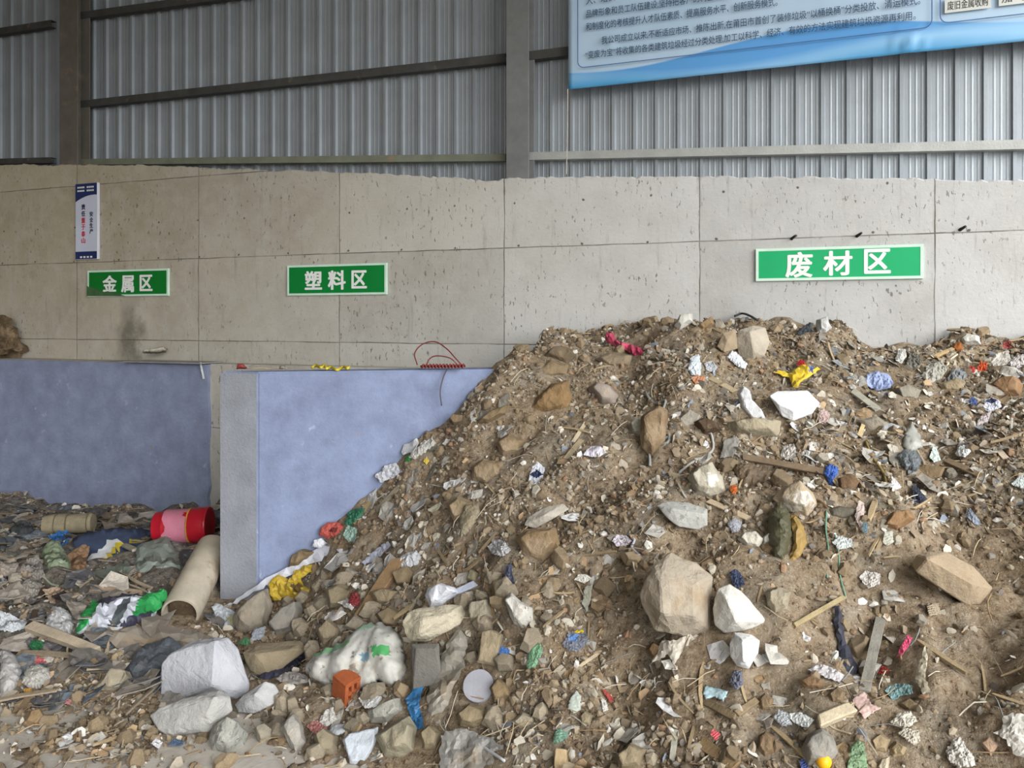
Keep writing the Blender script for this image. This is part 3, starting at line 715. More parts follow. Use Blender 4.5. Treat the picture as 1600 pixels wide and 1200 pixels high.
def sheet(s, c, label, amp=.10, dome=0.0, freq=2.5, name='plastic_scrap', cat='scrap', dust=.2, rough=.55, d=None, drape=.6, lean=.45, regions=(), fold=None, lift=.028, n=20, var=.12, th=.003, ragged=.03, tr=0, solid=True, spots=None):
    ol = PX(s) if isinstance(s, str) else s; P, dd, m = frame(ol, d, lean); r = random.Random(seed_of(label))
    fixed = d is not None; d = dd; keep(ol)
    xs = [p[0] for p in ol]; ys = [p[1] for p in ol]; W = max(xs)-min(xs); H_ = max(ys)-min(ys); st = max(W, H_)/n; size = math.sqrt(W*H_)*d/FPX
    B = []
    for i in range(len(ol)):
        (x0, y0), (x1, y1) = ol[i], ol[(i+1) % len(ol)]; k = max(1, int(math.hypot(x1-x0, y1-y0)/st))
        for j in range(k):
            t = j/k; jt = ragged*math.sqrt(W*H_)*(1 if j else .3); B.append((x0+(x1-x0)*t+r.uniform(-jt, jt), y0+(y1-y0)*t+r.uniform(-jt, jt)))
    I = []; x = min(xs)+st/2
    while x < max(xs):
        y = min(ys)+st/2
        while y < max(ys):
            q = (x+r.uniform(-.3, .3)*st, y+r.uniform(-.3, .3)*st)
            if inpoly(q[0], q[1], B) and pdist(q[0], q[1], B) > st*.45: I.append(q)
            y += st
        x += st
    nb = len(B); allp = [Vector(p) for p in B+I]
    vs, es, fs, *_ = delaunay_2d_cdt(allp, [(i, (i+1) % nb) for i in range(nb)], [], 1, 1e-4)
    m_ = np.array(m); o_ = Vector((r.random()*60, r.random()*60, r.random()*60)); V = []; mx = max(1e-6, max((pdist(v[0], v[1], B) for v in vs), default=1))
    for v in vs:
        b0 = onplane(v[0], v[1], P, m_)
        if drape > 0 and not fixed:
            dp = float(np.dot(b0-CAM, FWD)); g, gd = G(v[0], v[1]); gd = min(max(gd, dp-.22), dp+.12)
            dn = dp*(1-drape)+gd*drape; b0 = CAM+(b0-CAM)*(dn/dp)
        u = Vector(((v[0]-xs[0])/max(W, H_), (v[1]-ys[0])/max(W, H_), 0))
        if fold is not None:
            ca, sa = math.cos(fold), math.sin(fold); u = Vector((u.x*ca+u.y*sa, (-u.x*sa+u.y*ca)*.28, 0))
        h = (1-abs(noise.noise(u*freq*1.6+o_))*2.4)*.55+(1-abs(noise.noise(u*freq*3.6+o_))*2.4)*.42+(1-abs(noise.noise(u*freq*8+o_))*2.2)*.26
        e = min(1, pdist(v[0], v[1], B)/mx); hh = amp*1.25*size*(h-.15)*(.45+.55*math.sqrt(e))+dome*size*math.sqrt(e*(2-e))+lift
        V.append(b0+m_*hh)
    F = []; fm = []
    for f in fs:
        cx = sum(vs[i][0] for i in f)/len(f); cy = sum(vs[i][1] for i in f)/len(f)
        a, b_, c0 = (np.array(V[i]) for i in f[:3]); F.append(f if np.dot(np.cross(b_-a, c0-a), m_) > 0 else tuple(reversed(f)))
        k = 0
        for q, (poly, _) in enumerate(regions):
            if inpoly(cx, cy, poly): k = q+1
        fm.append(k)
    mk = lambda cc: cc if not isinstance(cc, tuple) else M(tuple(int((v*.84+sum(cc)/3*.16)*.95) for v in cc), rough=rough, var=var, scale=6, dust=dust, bump=.3, grain=40, tr=tr, wrinkle=(11.0 if size > .12 else 22.0), spots=spots if cc == c else None)
    o = link(name, V, F, [mk(c)]+[mk(q[1]) for q in regions], loc=P, fm=fm, smooth=amp < .055 or dome >= .3)
    if solid: sm = o.modifiers.new('thickness', 'SOLIDIFY'); sm.thickness = th; sm.offset = -1
    return tag(o, label, cat)
def stick(a, b_, wpx, c, label, name='wooden_plank', cat='wood', flat=.35, lift=.6, da=None, db=None, dust=.2, parts=None, side=0):
    pa, d1 = (G(*a) if da is None else (at(a[0], a[1], da), da)); pb, d2 = (G(*b_) if db is None else (at(b_[0], b_[1], db), db))
    mid = (pa+pb)/2; tc_ = CAM-mid; tc_ = tc_/np.linalg.norm(tc_); ax = pb-pa; ax = ax/np.linalg.norm(ax)
    f = .6*nrm(mid)+.4*tc_; f = f-ax*np.dot(f, ax); f = f/np.linalg.norm(f); sdv = np.cross(ax, f)
    if side: f, sdv = math.cos(side)*f+math.sin(side)*sdv, math.cos(side)*sdv-math.sin(side)*f
    w_ = wpx*(d1+d2)/2/FPX; t = w_*flat; p0 = pa+f*t*lift; p1 = pb+f*t*lift; c0 = (p0+p1)/2; r = random.Random(seed_of(label))
    V = []; F = []; ns_ = 6
    for i in range(ns_+1):
        u = i/ns_; q = p0+(p1-p0)*u-c0+f*t*.15*math.sin(u*3.1)
        ww = w_*(1+r.uniform(-.06, .06)); e = r.uniform(-.3, .3)*w_ if i in (0, ns_) else 0
        V += [q-sdv*ww/2-f*t/2+ax*e, q+sdv*ww/2-f*t/2-ax*e, q+sdv*ww/2+f*t/2-ax*e, q-sdv*ww/2+f*t/2+ax*e]
    for i in range(ns_):
        for k in range(4): F.append((i*4+k, i*4+(k+1) % 4, i*4+4+(k+1) % 4, i*4+4+k))
    F += [(3, 2, 1, 0), tuple(ns_*4+k for k in range(4))]
    o = link(name, [v+c0 for v in V], F, c if not isinstance(c, tuple) else M(c, rough=.85, var=.2, scale=12, dust=dust, bump=.5), loc=c0); fixn(o)
    bm = bmesh.new(); bm.from_mesh(o.data); bmesh.ops.bevel(bm, geom=list(bm.edges), offset=min(w_, t)*.12, segments=1, affect='EDGES'); bm.to_mesh(o.data); bm.free()
    return tag(o, label, cat)
def cord(pts, rpx, c, label, name='cable', cat='cord', lift=.012, d=None, rough=.6, dust=.1, seg=6):
    """a cord through pixels; a point may carry its own depth, else it lies on what shows there"""
    Q = []; dm = []
    for p in pts:
        dd = p[2] if len(p) > 2 else d
        if dd is None: g, dd = G(p[0], p[1]); g = g+nrm(g)*lift
        else: g = at(p[0], p[1], dd)
        Q.append(g); dm.append(dd)
    V, F = tubegeo(spline(Q), rpx*sum(dm)/len(dm)/FPX, seg)
    return tag(link(name, V, F, c if not isinstance(c, tuple) else M(c, rough=rough, var=.1, dust=dust, bump=.1), smooth=True), label, cat)
def lathe(name, p0, p1, prof, mat, parent=None, seg=24, wob=0.0, seed=1, fm=None, smooth=True):
    """prof: (s along p0-p1, radius) ; world coordinates, or local to parent.location"""
    p0 = np.array(p0, float); p1 = np.array(p1, float); ax = Vector(p1-p0).normalized(); a = ax.orthogonal().normalized(); b_ = ax.cross(a); V = []; F = []; r = random.Random(seed); o_ = Vector((seed, 3, 1))
    for s, rr in prof:
        for k in range(seg):
            t = 2*math.pi*k/seg; w_ = 1+wob*noise.noise(Vector((math.cos(t)*1.3, math.sin(t)*1.3, s*3))+o_)
            V.append(np.array(p0+(p1-p0)*s)+np.array(a*math.cos(t)+b_*math.sin(t))*rr*w_)
    for i in range(len(prof)-1):
        for k in range(seg): F.append((i*seg+k, i*seg+(k+1) % seg, (i+1)*seg+(k+1) % seg, (i+1)*seg+k))
    F.append(tuple(range(seg))[::-1]); n = (len(prof)-1)*seg; F.append(tuple(range(n, n+seg)))
    if parent is not None: V = [v-np.array(parent.location) for v in V]
    o = link(name, V, F, mat, parent, loc=(0, 0, 0) if parent is not None else None); fixn(o)
    if smooth:
        for p in o.data.polygons: p.use_smooth = len(p.vertices) == 4
        bm = bmesh.new(); bm.from_mesh(o.data)
        for e in bm.edges: e.smooth = e.calc_face_angle(0) < .7
        bm.to_mesh(o.data); bm.free()
    return o

def hull(s, c, label, th=.22, name='concrete_chunk', cat='rubble', dust=.15, rough=.03, d=None, var=.1, spots=None, bev=.03, back=.78):
    """a faceted block: outline and ridge pixels with their own nearness in metres"""
    pts = PX(s); cx = sum(p[0] for p in pts)/len(pts); cy = sum(p[1] for p in pts)/len(pts); d = d or seat(pts, .65)-.02; keep([p[:2] for p in pts[:max(4, len(pts)-2)]])
    bm = bmesh.new(); r = random.Random(seed_of(label))
    for p in pts:
        bm.verts.new(at(p[0], p[1], d-p[2])); bm.verts.new(at(cx+(p[0]-cx)*back, cy+(p[1]-cy)*back+2, d+th))
    q = bmesh.ops.convex_hull(bm, input=list(bm.verts)); bmesh.ops.delete(bm, geom=[v for v in bm.verts if not v.link_faces], context='VERTS')
    bmesh.ops.dissolve_limit(bm, angle_limit=.12, verts=list(bm.verts), edges=list(bm.edges))
    size = math.sqrt((max(p[0] for p in pts)-min(p[0] for p in pts))*(max(p[1] for p in pts)-min(p[1] for p in pts)))*d/FPX/1.6
    bmesh.ops.bevel(bm, geom=list(bm.edges), offset=size*bev, segments=1, affect='EDGES', clamp_overlap=True)
    bmesh.ops.triangulate(bm, faces=list(bm.faces))
    for _ in range(2):
        bmesh.ops.subdivide_edges(bm, edges=[e for e in bm.edges if e.calc_length() > size*.16], cuts=1); bmesh.ops.triangulate(bm, faces=list(bm.faces))
    c0 = sum((v.co for v in bm.verts), Vector())/len(bm.verts); o_ = Vector((r.random()*50, 1, 2)); bm.normal_update()
    for v in bm.verts:
        u = (v.co-c0)/size; v.co += v.normal*size*rough*(noise.noise(u*2.2+o_)*.9+noise.noise(u*6+o_)*.6+noise.noise(u*13+o_)*.3)
    bmesh.ops.recalc_face_normals(bm, faces=bm.faces)
    mat = M(tuple(int(v*.93) for v in c), rough=.92, var=var*1.35, scale=8, dust=dust, bump=1.0, grain=26, spots=spots)
    return tag(bm_obj(name, bm, mat, c0), label, cat)
def dY(px, Y): return Y/ray(px, 500)[1]
random.seed(4)
WHITE = (214, 214, 214); FOAM = (226, 228, 236)
# ------------------------------------------------------------------ concrete blocks and stones (outline, colour, label, options)
CH = [
 ("327,1152 334,1132 354,1121 377,1131 388,1148 381,1167 356,1183 331,1173", (166,166,158), 'rounded speckled granite lump below the broad grey block', dict(th=.9, rough=.06, dust=.1, spots=((120,118,112),30,.58))),
 ("144,1076 171,1046 204,1050 208,1063 190,1085 166,1084", (160,150,130), 'solitary angular tan stone among the grey waste below the plastic mesh', dict(dust=.2)),
 ("438,1136 448,1125 459,1112 474,1135 480,1164 463,1181 447,1160", (168,164,154), 'upright pointed pale stone at the front of the rubble', dict(rough=.08)),
 ("535,1156 545,1145 592,1135 586,1165 570,1192 546,1195", (196,203,210), 'flat bluish-white slab fragment at the front of the rubble', dict(th=.35, dust=.02, top=.85)),
 ("584,1150 612,1131 640,1117 652,1138 649,1176 622,1182 600,1182", (158,150,128), 'big tan boulder in front beside the blue plastic strip', dict(dust=.25)),
 ("574,1111 598,1099 625,1090 632,1111 606,1131 579,1129", (172,170,160), 'speckled grey rock just below the white woven sack', dict(rough=.06, spots=((130,128,122),28,.6))),
 ("360,966 374,946 400,926 420,918 426,945 416,984 391,1001 368,985", (158,148,132), 'flat grey-brown concrete lump under the yellow mesh bag', dict(th=.5)),
 ("420,986 444,951 470,938 474,955 460,990 433,998", (150,146,136), 'oblong grey block leaning below the yellow mesh bag', dict(top=.75)),
 ("494,986 514,965 535,984 530,1001 505,1009", (150,136,112), 'squarish tan block touching the top of the white woven sack', dict()),
 ("534,980 555,960 580,974 562,993", (156,146,130), 'small greyish cube of mortar above the white woven sack', dict()),
 ("731,951 736,940 765,936 771,965 755,973 735,971", (162,154,134), 'small cubic concrete block beside the cream knobbly chunk', dict(top=.7)),
 ("663,931 668,919 690,911 711,918 716,926 691,945 672,951", FOAM, 'bright white foam lump resting on the cream knobbly chunk', dict(name='foam_chunk', dust=0, rough=.03, var=.04)),
 ("745,1036 754,986 768,983 788,991 780,1021 774,1041", (158,144,118), 'tan rectangular tile shard standing above the grey round lid', dict(th=.35, top=.85)),
 ("786,936 798,925 814,939 833,950 836,971 815,983 803,975", (204,200,192), 'white plaster lump with dirty streaks in the middle of the slope', dict(spots=((120,108,92),16,.6), rough=.07)),
 ("1074,746 1090,728 1112,721 1129,745 1136,770 1111,781 1086,776", (188,180,162), 'mottled cream boulder with bare white patches, high on the slope', dict(spots=((226,224,220),7,.56), rough=.07)),
 ("1207,779 1224,758 1250,751 1271,770 1278,790 1261,806 1240,801 1222,792", (190,172,146), 'buff and white boulder behind the olive sack', dict(spots=((206,200,188),6,.52), rough=.05)),
 ("1150,613 1160,602 1172,610 1174,625 1194,645 1200,661 1180,666 1160,641", (220,220,220), 'leaning white slab next to the plasterboard block', dict(th=.5, dust=.04, top=.75)),
 ("1134,661 1160,657 1185,655 1222,658 1216,681 1166,683 1146,679", (168,158,134), 'buff lump under the leaning white slab', dict(rough=.07)),
 ("1053,509 1062,493 1082,490 1083,503 1062,516", (206,204,194), 'white oblong stone at the very top of the heap', dict(dust=.05)),
 ("1088,511 1113,494 1117,508 1096,518", (150,124,92), 'brown pointed stone on the crest beside the white oblong stone', dict()),
 ("1113,500 1126,498 1134,510 1128,521 1115,519", (168,160,144), 'grey stone on the crest between brown and pale ones', dict()),
 ("1135,511 1140,498 1149,500 1149,513", (200,196,184), 'small pale stone perched beside the cream crest boulder', dict(dust=.05)),
 ("822,641 842,618 860,600 890,592 894,620 885,640 850,649", (142,116,80), 'ochre earth-coated slab in the upper slope', dict(th=.5, rough=.07, dust=.2)),
 ("918,608 930,597 955,603 967,618 960,632 940,633", (164,152,140), 'smooth grey-pink cobble near the ochre slab', dict(rough=.03, smooth=True)),
 ("982,665 990,655 1018,655 1021,672 1003,688 985,681", (168,164,150), 'pale angular stone in the upper middle of the slope', dict()),
 ("701,656 708,646 730,648 733,662 710,665", (136,118,92), 'brown stone at the edge of the heap close to the blue divider', dict()),
 ("745,661 770,640 793,632 791,646 760,663", (134,116,88), 'long brown stone just below the wire loop side of the crest', dict()),
 ("845,559 860,545 889,544 900,555 885,570", (116,100,80), 'dark brown clod on the crest nearest the divider', dict(name='earth_clod')),
 ("829,579 860,561 890,570 886,586 850,588", (140,122,94), 'flat tan slab under the dark brown crest clod', dict(th=.3)),
 ("930,561 950,550 989,555 985,571 950,576", (142,126,104), 'grey-brown slab below the pink rope bundle', dict(th=.4)),
 ("1375,826 1394,800 1420,795 1431,810 1400,831", (150,118,84), 'rusty-brown flat stone beside the navy rag', dict()),
 ("1418,736 1440,725 1478,730 1471,746 1450,751", (136,116,88), 'flat brown slab below the crushed clear carton', dict(th=.3, top=.85)),
 ("1540,606 1560,590 1590,590 1600,601 1595,621 1565,626", (152,120,88), 'brown block near the crest at the far end of the heap', dict()),
 ("1499,531 1510,522 1530,525 1533,538 1506,541", (222,220,210), 'creamy white foam fragment on the far crest', dict(name='foam_chunk', dust=.05)),
 ("1488,546 1494,534 1503,536 1505,548 1494,552", (150,90,40), 'rust-orange lump beside the creamy foam on the far crest', dict()),
 ("867,1176 870,1172 889,1173 887,1206 866,1206", (192,168,130), 'sandy yellow brick end at the bottom of the slope', dict(top=.85, rough=.015, dust=.05)),
 ("882,1176 888,1168 898,1172 899,1185 890,1190", (212,208,200), 'small white stone touching the sandy brick end', dict()),
 ("1402,1099 1420,1090 1436,1100 1421,1113", (130,112,86), 'rounded brown stone under the teal scraps', dict()),
 ("36,1131 45,1111 65,1109 73,1125 56,1141", (154,130,96), 'ochre stone on the dusty floor in front of the grey waste', dict()),
 ("803,841 820,826 868,825 876,850 851,881 825,876", (140,118,88), 'large earth-brown buried boulder below the elongated concrete bar', dict(rough=.06, dust=.5, th=.5)),
 ("612,896 640,885 651,896 645,915 621,916", (132,116,90), 'dusty brown half brick above the foam lump', dict(top=.8)),
 ("728,906 735,888 748,895 746,913", (144,136,108), 'greenish egg-shaped stone above the small cubic block', dict(smooth=True)),
 ("530,901 545,885 561,895 551,906", (150,144,130), 'grey angular stone upslope from the yellow mesh bag', dict()),
 ("450,886 455,868 475,857 496,862 485,873 465,887", (132,114,88), 'brown lump against the foot of the blue divider', dict()),
 ("505,920 530,912 560,920 548,945 515,950", (140,128,104), 'grey-brown slab above the squarish tan block', dict(th=.4)),
 ("576,925 600,918 628,925 615,950 590,945", (146,132,106), 'tan triangular rubble piece under the wooden offcut', dict()),
 ("585,960 610,945 632,958 622,985 600,982", (130,114,90), 'brown rubble piece above the big white woven sack', dict()),
 ("395,1140 412,1128 432,1140 428,1162 405,1165", (150,142,126), 'crumbly grey lump beside the upright pointed stone', dict(rough=.09)),
 ("488,1150 505,1138 530,1150 525,1180 500,1182", (140,130,108), 'dusty brown lump in front below the red plastic scrap', dict(rough=.08)),
 ("655,1145 672,1132 690,1145 682,1170 662,1172", (140,128,104), 'brown stone beneath the grey film stream', dict()),
 ("712,1118 735,1098 760,1106 765,1125 740,1138 718,1135", (136,122,96), 'wedge-shaped brown stone below the grey round lid', dict()),
 ("765,1075 778,1058 795,1070 802,1092 772,1098", (134,114,86), 'brown pyramidal stone beside the grey round lid', dict()),
 ("798,1128 816,1112 838,1120 832,1135 815,1140", (168,158,136), 'tan flat stone downslope of the green leaf', dict(th=.4)),
 ("1008,1015 1020,1002 1040,1012 1046,1030 1025,1036", (120,96,70), 'dark brown earth lump under the biggest boulder', dict(name='earth_clod')),
 ("1184,1150 1196,1142 1211,1150 1210,1178 1195,1184 1184,1170", (130,108,82), 'upright brown rounded stone near the bottom of the slope', dict()),
 ("1183,1092 1195,1082 1210,1092 1205,1110 1190,1112", (138,118,92), 'brown cube-like stone right of the pale blue bowl shard', dict()),
 ("1245,1062 1268,1054 1290,1066 1282,1078 1258,1076", (140,112,84), 'reddish-brown flat stone beside the foot of the black strip', dict()),
 ("1292,1085 1308,1072 1322,1082 1316,1100 1298,1102", (128,110,84), 'brown stone behind the grey cardboard roll', dict()),
 ("1358,1160 1375,1145 1392,1155 1385,1175 1365,1176", (160,140,110), 'tan rubble piece below the pink tile fragment', dict()),
 ("1388,1170 1400,1158 1418,1168 1412,1182 1395,1182", (166,148,116), 'buff rubble piece below the white crumpled cloths', dict()),
 ("1370,1200 1378,1184 1390,1182 1388,1206 1372,1208", (196,184,160), 'pale stub of stone at the bottom beside the green netting', dict()),
 ("1530,1160 1545,1150 1560,1165 1548,1182", (178,150,126), 'pinkish flat stone between the two crumpled white films', dict(th=.4)),
 ("1308,748 1330,742 1345,755 1330,778 1312,768", (124,98,74), 'dark red-brown brick end under the blue rag', dict(top=.8, rough=.02)),
 ("1290,795 1312,790 1335,795 1340,805 1318,812 1295,808", (106,100,88), 'dark grey flat cobble below the narrow batten', dict(th=.4, smooth=True)),
 ("1000,650 1030,630 1045,640 1040,690 1020,720 1000,700", (142,120,92), 'big brown clod between the two grey straps', dict(name='earth_clod', dust=.5, rough=.07, th=.5)),
 ("1060,655 1078,640 1095,648 1090,662 1070,668", (170,164,150), 'pale square tile chip near the dark brown clod', dict(th=.3, top=.85)),
 ("1082,660 1100,652 1122,662 1128,675 1100,680", (92,74,56), 'dark brown clod below the leaning white slab', dict(name='earth_clod')),
 ("1340,655 1370,650 1390,662 1380,680 1355,676", (160,150,134), 'grey-beige flat stone below the light blue bag', dict(th=.35)),
 ("1395,610 1418,602 1440,610 1432,628 1405,630", (150,144,130), 'grey dusty lump under the far crest hollow', dict()),
 ("1275,500 1290,495 1300,512 1290,524 1278,520", (200,200,198), 'whitish dusty lump behind the crest beside the dark shard', dict()),
 ("1180,660 1190,650 1200,670 1190,672", (206,204,198), 'tiny white plaster crumb at the foot of the leaning slab', dict()),
 ("752,1000 760,990 762,1010", (150,140,120), 'thin tan flake beside the tan tile shard', dict(th=.3)),
 ("960,1185 985,1160 1010,1170 1000,1200 970,1206", (146,132,106), 'dusty tan lump at the bottom middle of the slope', dict(rough=.08)),
 ("905,1120 915,1110 928,1118 922,1135 908,1135", (150,138,112), 'dusty tan pebble lump beside the pointed grey shard', dict()),
 ("698,790 715,775 742,785 735,812 708,815", (146,128,100), 'large earthy clod on the near shoulder of the heap', dict(name='earth_clod', dust=.5, rough=.07, th=.5)),
 ("735,730 755,715 785,722 790,745 760,758 738,750", (144,124,96), 'wide brown clod upslope from the white and navy scrap', dict(name='earth_clod', dust=.5, rough=.07, th=.5)),
 ("770,690 795,678 820,688 815,708 785,712", (140,120,92), 'brown clod below the ochre earth-coated slab', dict(name='earth_clod', dust=.5, rough=.07, th=.5)),
 ("1190,840 1202,832 1210,838 1205,850 1192,852", (216,212,202), 'white angular stone between kerb-like block and olive sack', dict(dust=.05)),
 ("1152,842 1160,832 1180,830 1193,842 1186,858 1165,855", (206,200,186), 'cream angular chip right below the thin wooden lath', dict(dust=.1)),
 ("1196,925 1215,915 1236,925 1230,952 1210,960 1198,945", (160,150,128), 'rough beige lump beside the pale sloping boulder', dict(rough=.09)),
 ("1465,600 1495,590 1510,598 1500,612 1475,612", (160,144,116), 'pale brown slab fragment on the far shoulder', dict(th=.35)),
 ("1262,1148 1285,1136 1302,1150 1312,1180 1295,1200 1262,1196 1250,1170", (150,146,136), 'grey bulging dust-caked bundle behind the orange ball', dict(name='dusty_bundle', cat='bundle', smooth=True, rough=.06)),
]
for it in CH:
    kw = dict(it[3]); chunk(it[0], it[1], it[2], **kw)

HU = [
 ("251,1062,.0 252,1036,.02 264,1022,.02 282,1013,0 303,1002,-.05 335,996,0 357,996,-.04 374,1014,-.05 379,1038,-.03 389,1066,0 389,1080,.02 372,1093,.04 332,1072,.16 300,1078,.12 262,1098,.06 251,1102,.05 337,1002,.07", (192,193,199), 'largest pale smooth-faced concrete block at the foot of the heap', dict(th=.3, dust=.02, rough=.025, var=.07)),
 ("233,1118,0 250,1105,0 300,1087,.02 345,1079,.0 361,1089,.0 365,1110,.0 345,1124,.06 331,1130,.09 325,1143,.07 300,1138,.10 266,1151,.06 247,1141,.05 335,1090,.10 322,1118,.12", (186,184,180), 'broad grey concrete block lying under the largest pale block', dict(th=.25, dust=.10, rough=.035)),
 ("366,1101,0 380,1086,.02 414,1065,0 431,1070,-.02 440,1089,0 421,1104,.06 396,1115,.06 372,1113,.03 398,1085,.08", (184,184,184), 'tapered grey concrete piece just beside the largest pale block', dict(th=.2, dust=.08)),
 ("1000,930,0 1008,908,.02 1020,886,0 1046,862,-.08 1066,870,-.08 1090,880,-.05 1112,900,-.02 1114,930,.0 1112,985,.05 1086,996,.08 1050,990,.10 1024,985,.06 1010,960,.02 1030,905,.10 1085,915,.10 1085,965,.15 1035,960,.15", (176,164,146), 'biggest earth-caked boulder in the middle of the soil slope', dict(th=.3, dust=.42, rough=.05)),
 ("1113,950,0 1121,920,.0 1140,911,-.03 1160,925,-.03 1176,946,-.03 1201,972,0 1165,985,.05 1131,989,.06 1116,976,.03 1135,935,.07 1150,970,.11", (208,205,196), 'pale sloping boulder touching the biggest earth-caked boulder', dict(dust=.12)),
 ("1140,1006,0 1147,988,-.02 1174,991,-.03 1187,1001,0 1185,1020,.02 1170,1045,.03 1151,1041,.03 1141,1026,.02 1160,1000,.06 1162,1032,.08", (222,222,220), 'clean white stone block below the pale sloping boulder', dict(dust=.0, th=.15)),
 ("1425,881,.0 1433,867,0 1451,860,-.03 1480,862,-.04 1520,885,-.04 1553,920,-.02 1531,945,.06 1510,946,.08 1470,920,.08 1431,894,.06 1450,872,.10 1520,912,.11", (170,152,126), 'long half-buried concrete kerb lying on the bare brown slope', dict(th=.2, dust=.4, rough=.02)),
 ("1202,618,.03 1214,611,-.05 1262,610,-.10 1281,629,-.06 1270,646,.04 1240,658,.08 1222,651,.06 1215,630,.08 1240,642,.10", (232,232,232), 'bright white plasterboard block near the crest below the yellow bag', dict(th=.2, dust=0, rough=.012, var=.04)),
 ("1149,531,.0 1155,515,0 1175,508,-.04 1196,512,-.04 1203,535,0 1195,556,.05 1175,566,.05 1155,561,.02 1172,520,.07 1178,550,.11", (186,175,158), 'large cream boulder sitting on the crest of the heap', dict(dust=.2)),
 ("1120,541,.02 1130,520,0 1150,514,-.03 1153,545,.02 1131,551,.05 1136,532,.05", (162,145,120), 'tan slab leaning against the cream crest boulder', dict(th=.12)),
 ("629,971,.02 640,954,0 668,950,-.02 690,946,0 724,944,-.04 728,960,-.02 716,975,.03 692,990,.06 671,1003,.06 640,1004,.05 632,991,.04 660,968,.09 700,958,.09 655,990,.12", (198,189,166), 'cream knobbly concrete chunk beside the white woven sack', dict(th=.25, rough=.06, dust=.12)),
 ("642,1006,.02 686,1005,.02 689,1050,.08 676,1071,.08 645,1077,.08 650,1014,.06 680,1014,.06", (116,112,106), 'dark rectangular paving block under the cream knobbly chunk', dict(th=.2, rough=.01, dust=.12)),
 ("818,821,.03 825,808,0 850,793,-.02 880,786,-.04 890,795,-.02 870,808,.03 836,826,.05 850,806,.06", (180,173,160), 'elongated pale concrete bar half sunk in the slope', dict(dust=.2, th=.14)),
 ("1026,790,.0 1040,783,-.03 1075,785,-.05 1105,795,-.03 1106,821,.04 1091,828,.05 1060,823,.06 1042,809,.05 1050,795,.06 1098,803,.05", (178,178,172), 'grey speckled kerb-like block above the biggest boulder', dict(dust=.05, th=.2, spots=((132,132,126),26,.6))),
 ("378,1020,.02 400,1006,-.05 470,1000,-.08 479,1015,-.03 440,1040,.05 420,1061,.08 391,1050,.06 400,1022,.07 455,1015,.03", (142,130,106), 'long brown mud-stained block above the tapered grey piece', dict(dust=.25, th=.2)),
]
for it in HU: hull(it[0], it[1], it[2], **dict(it[3]))

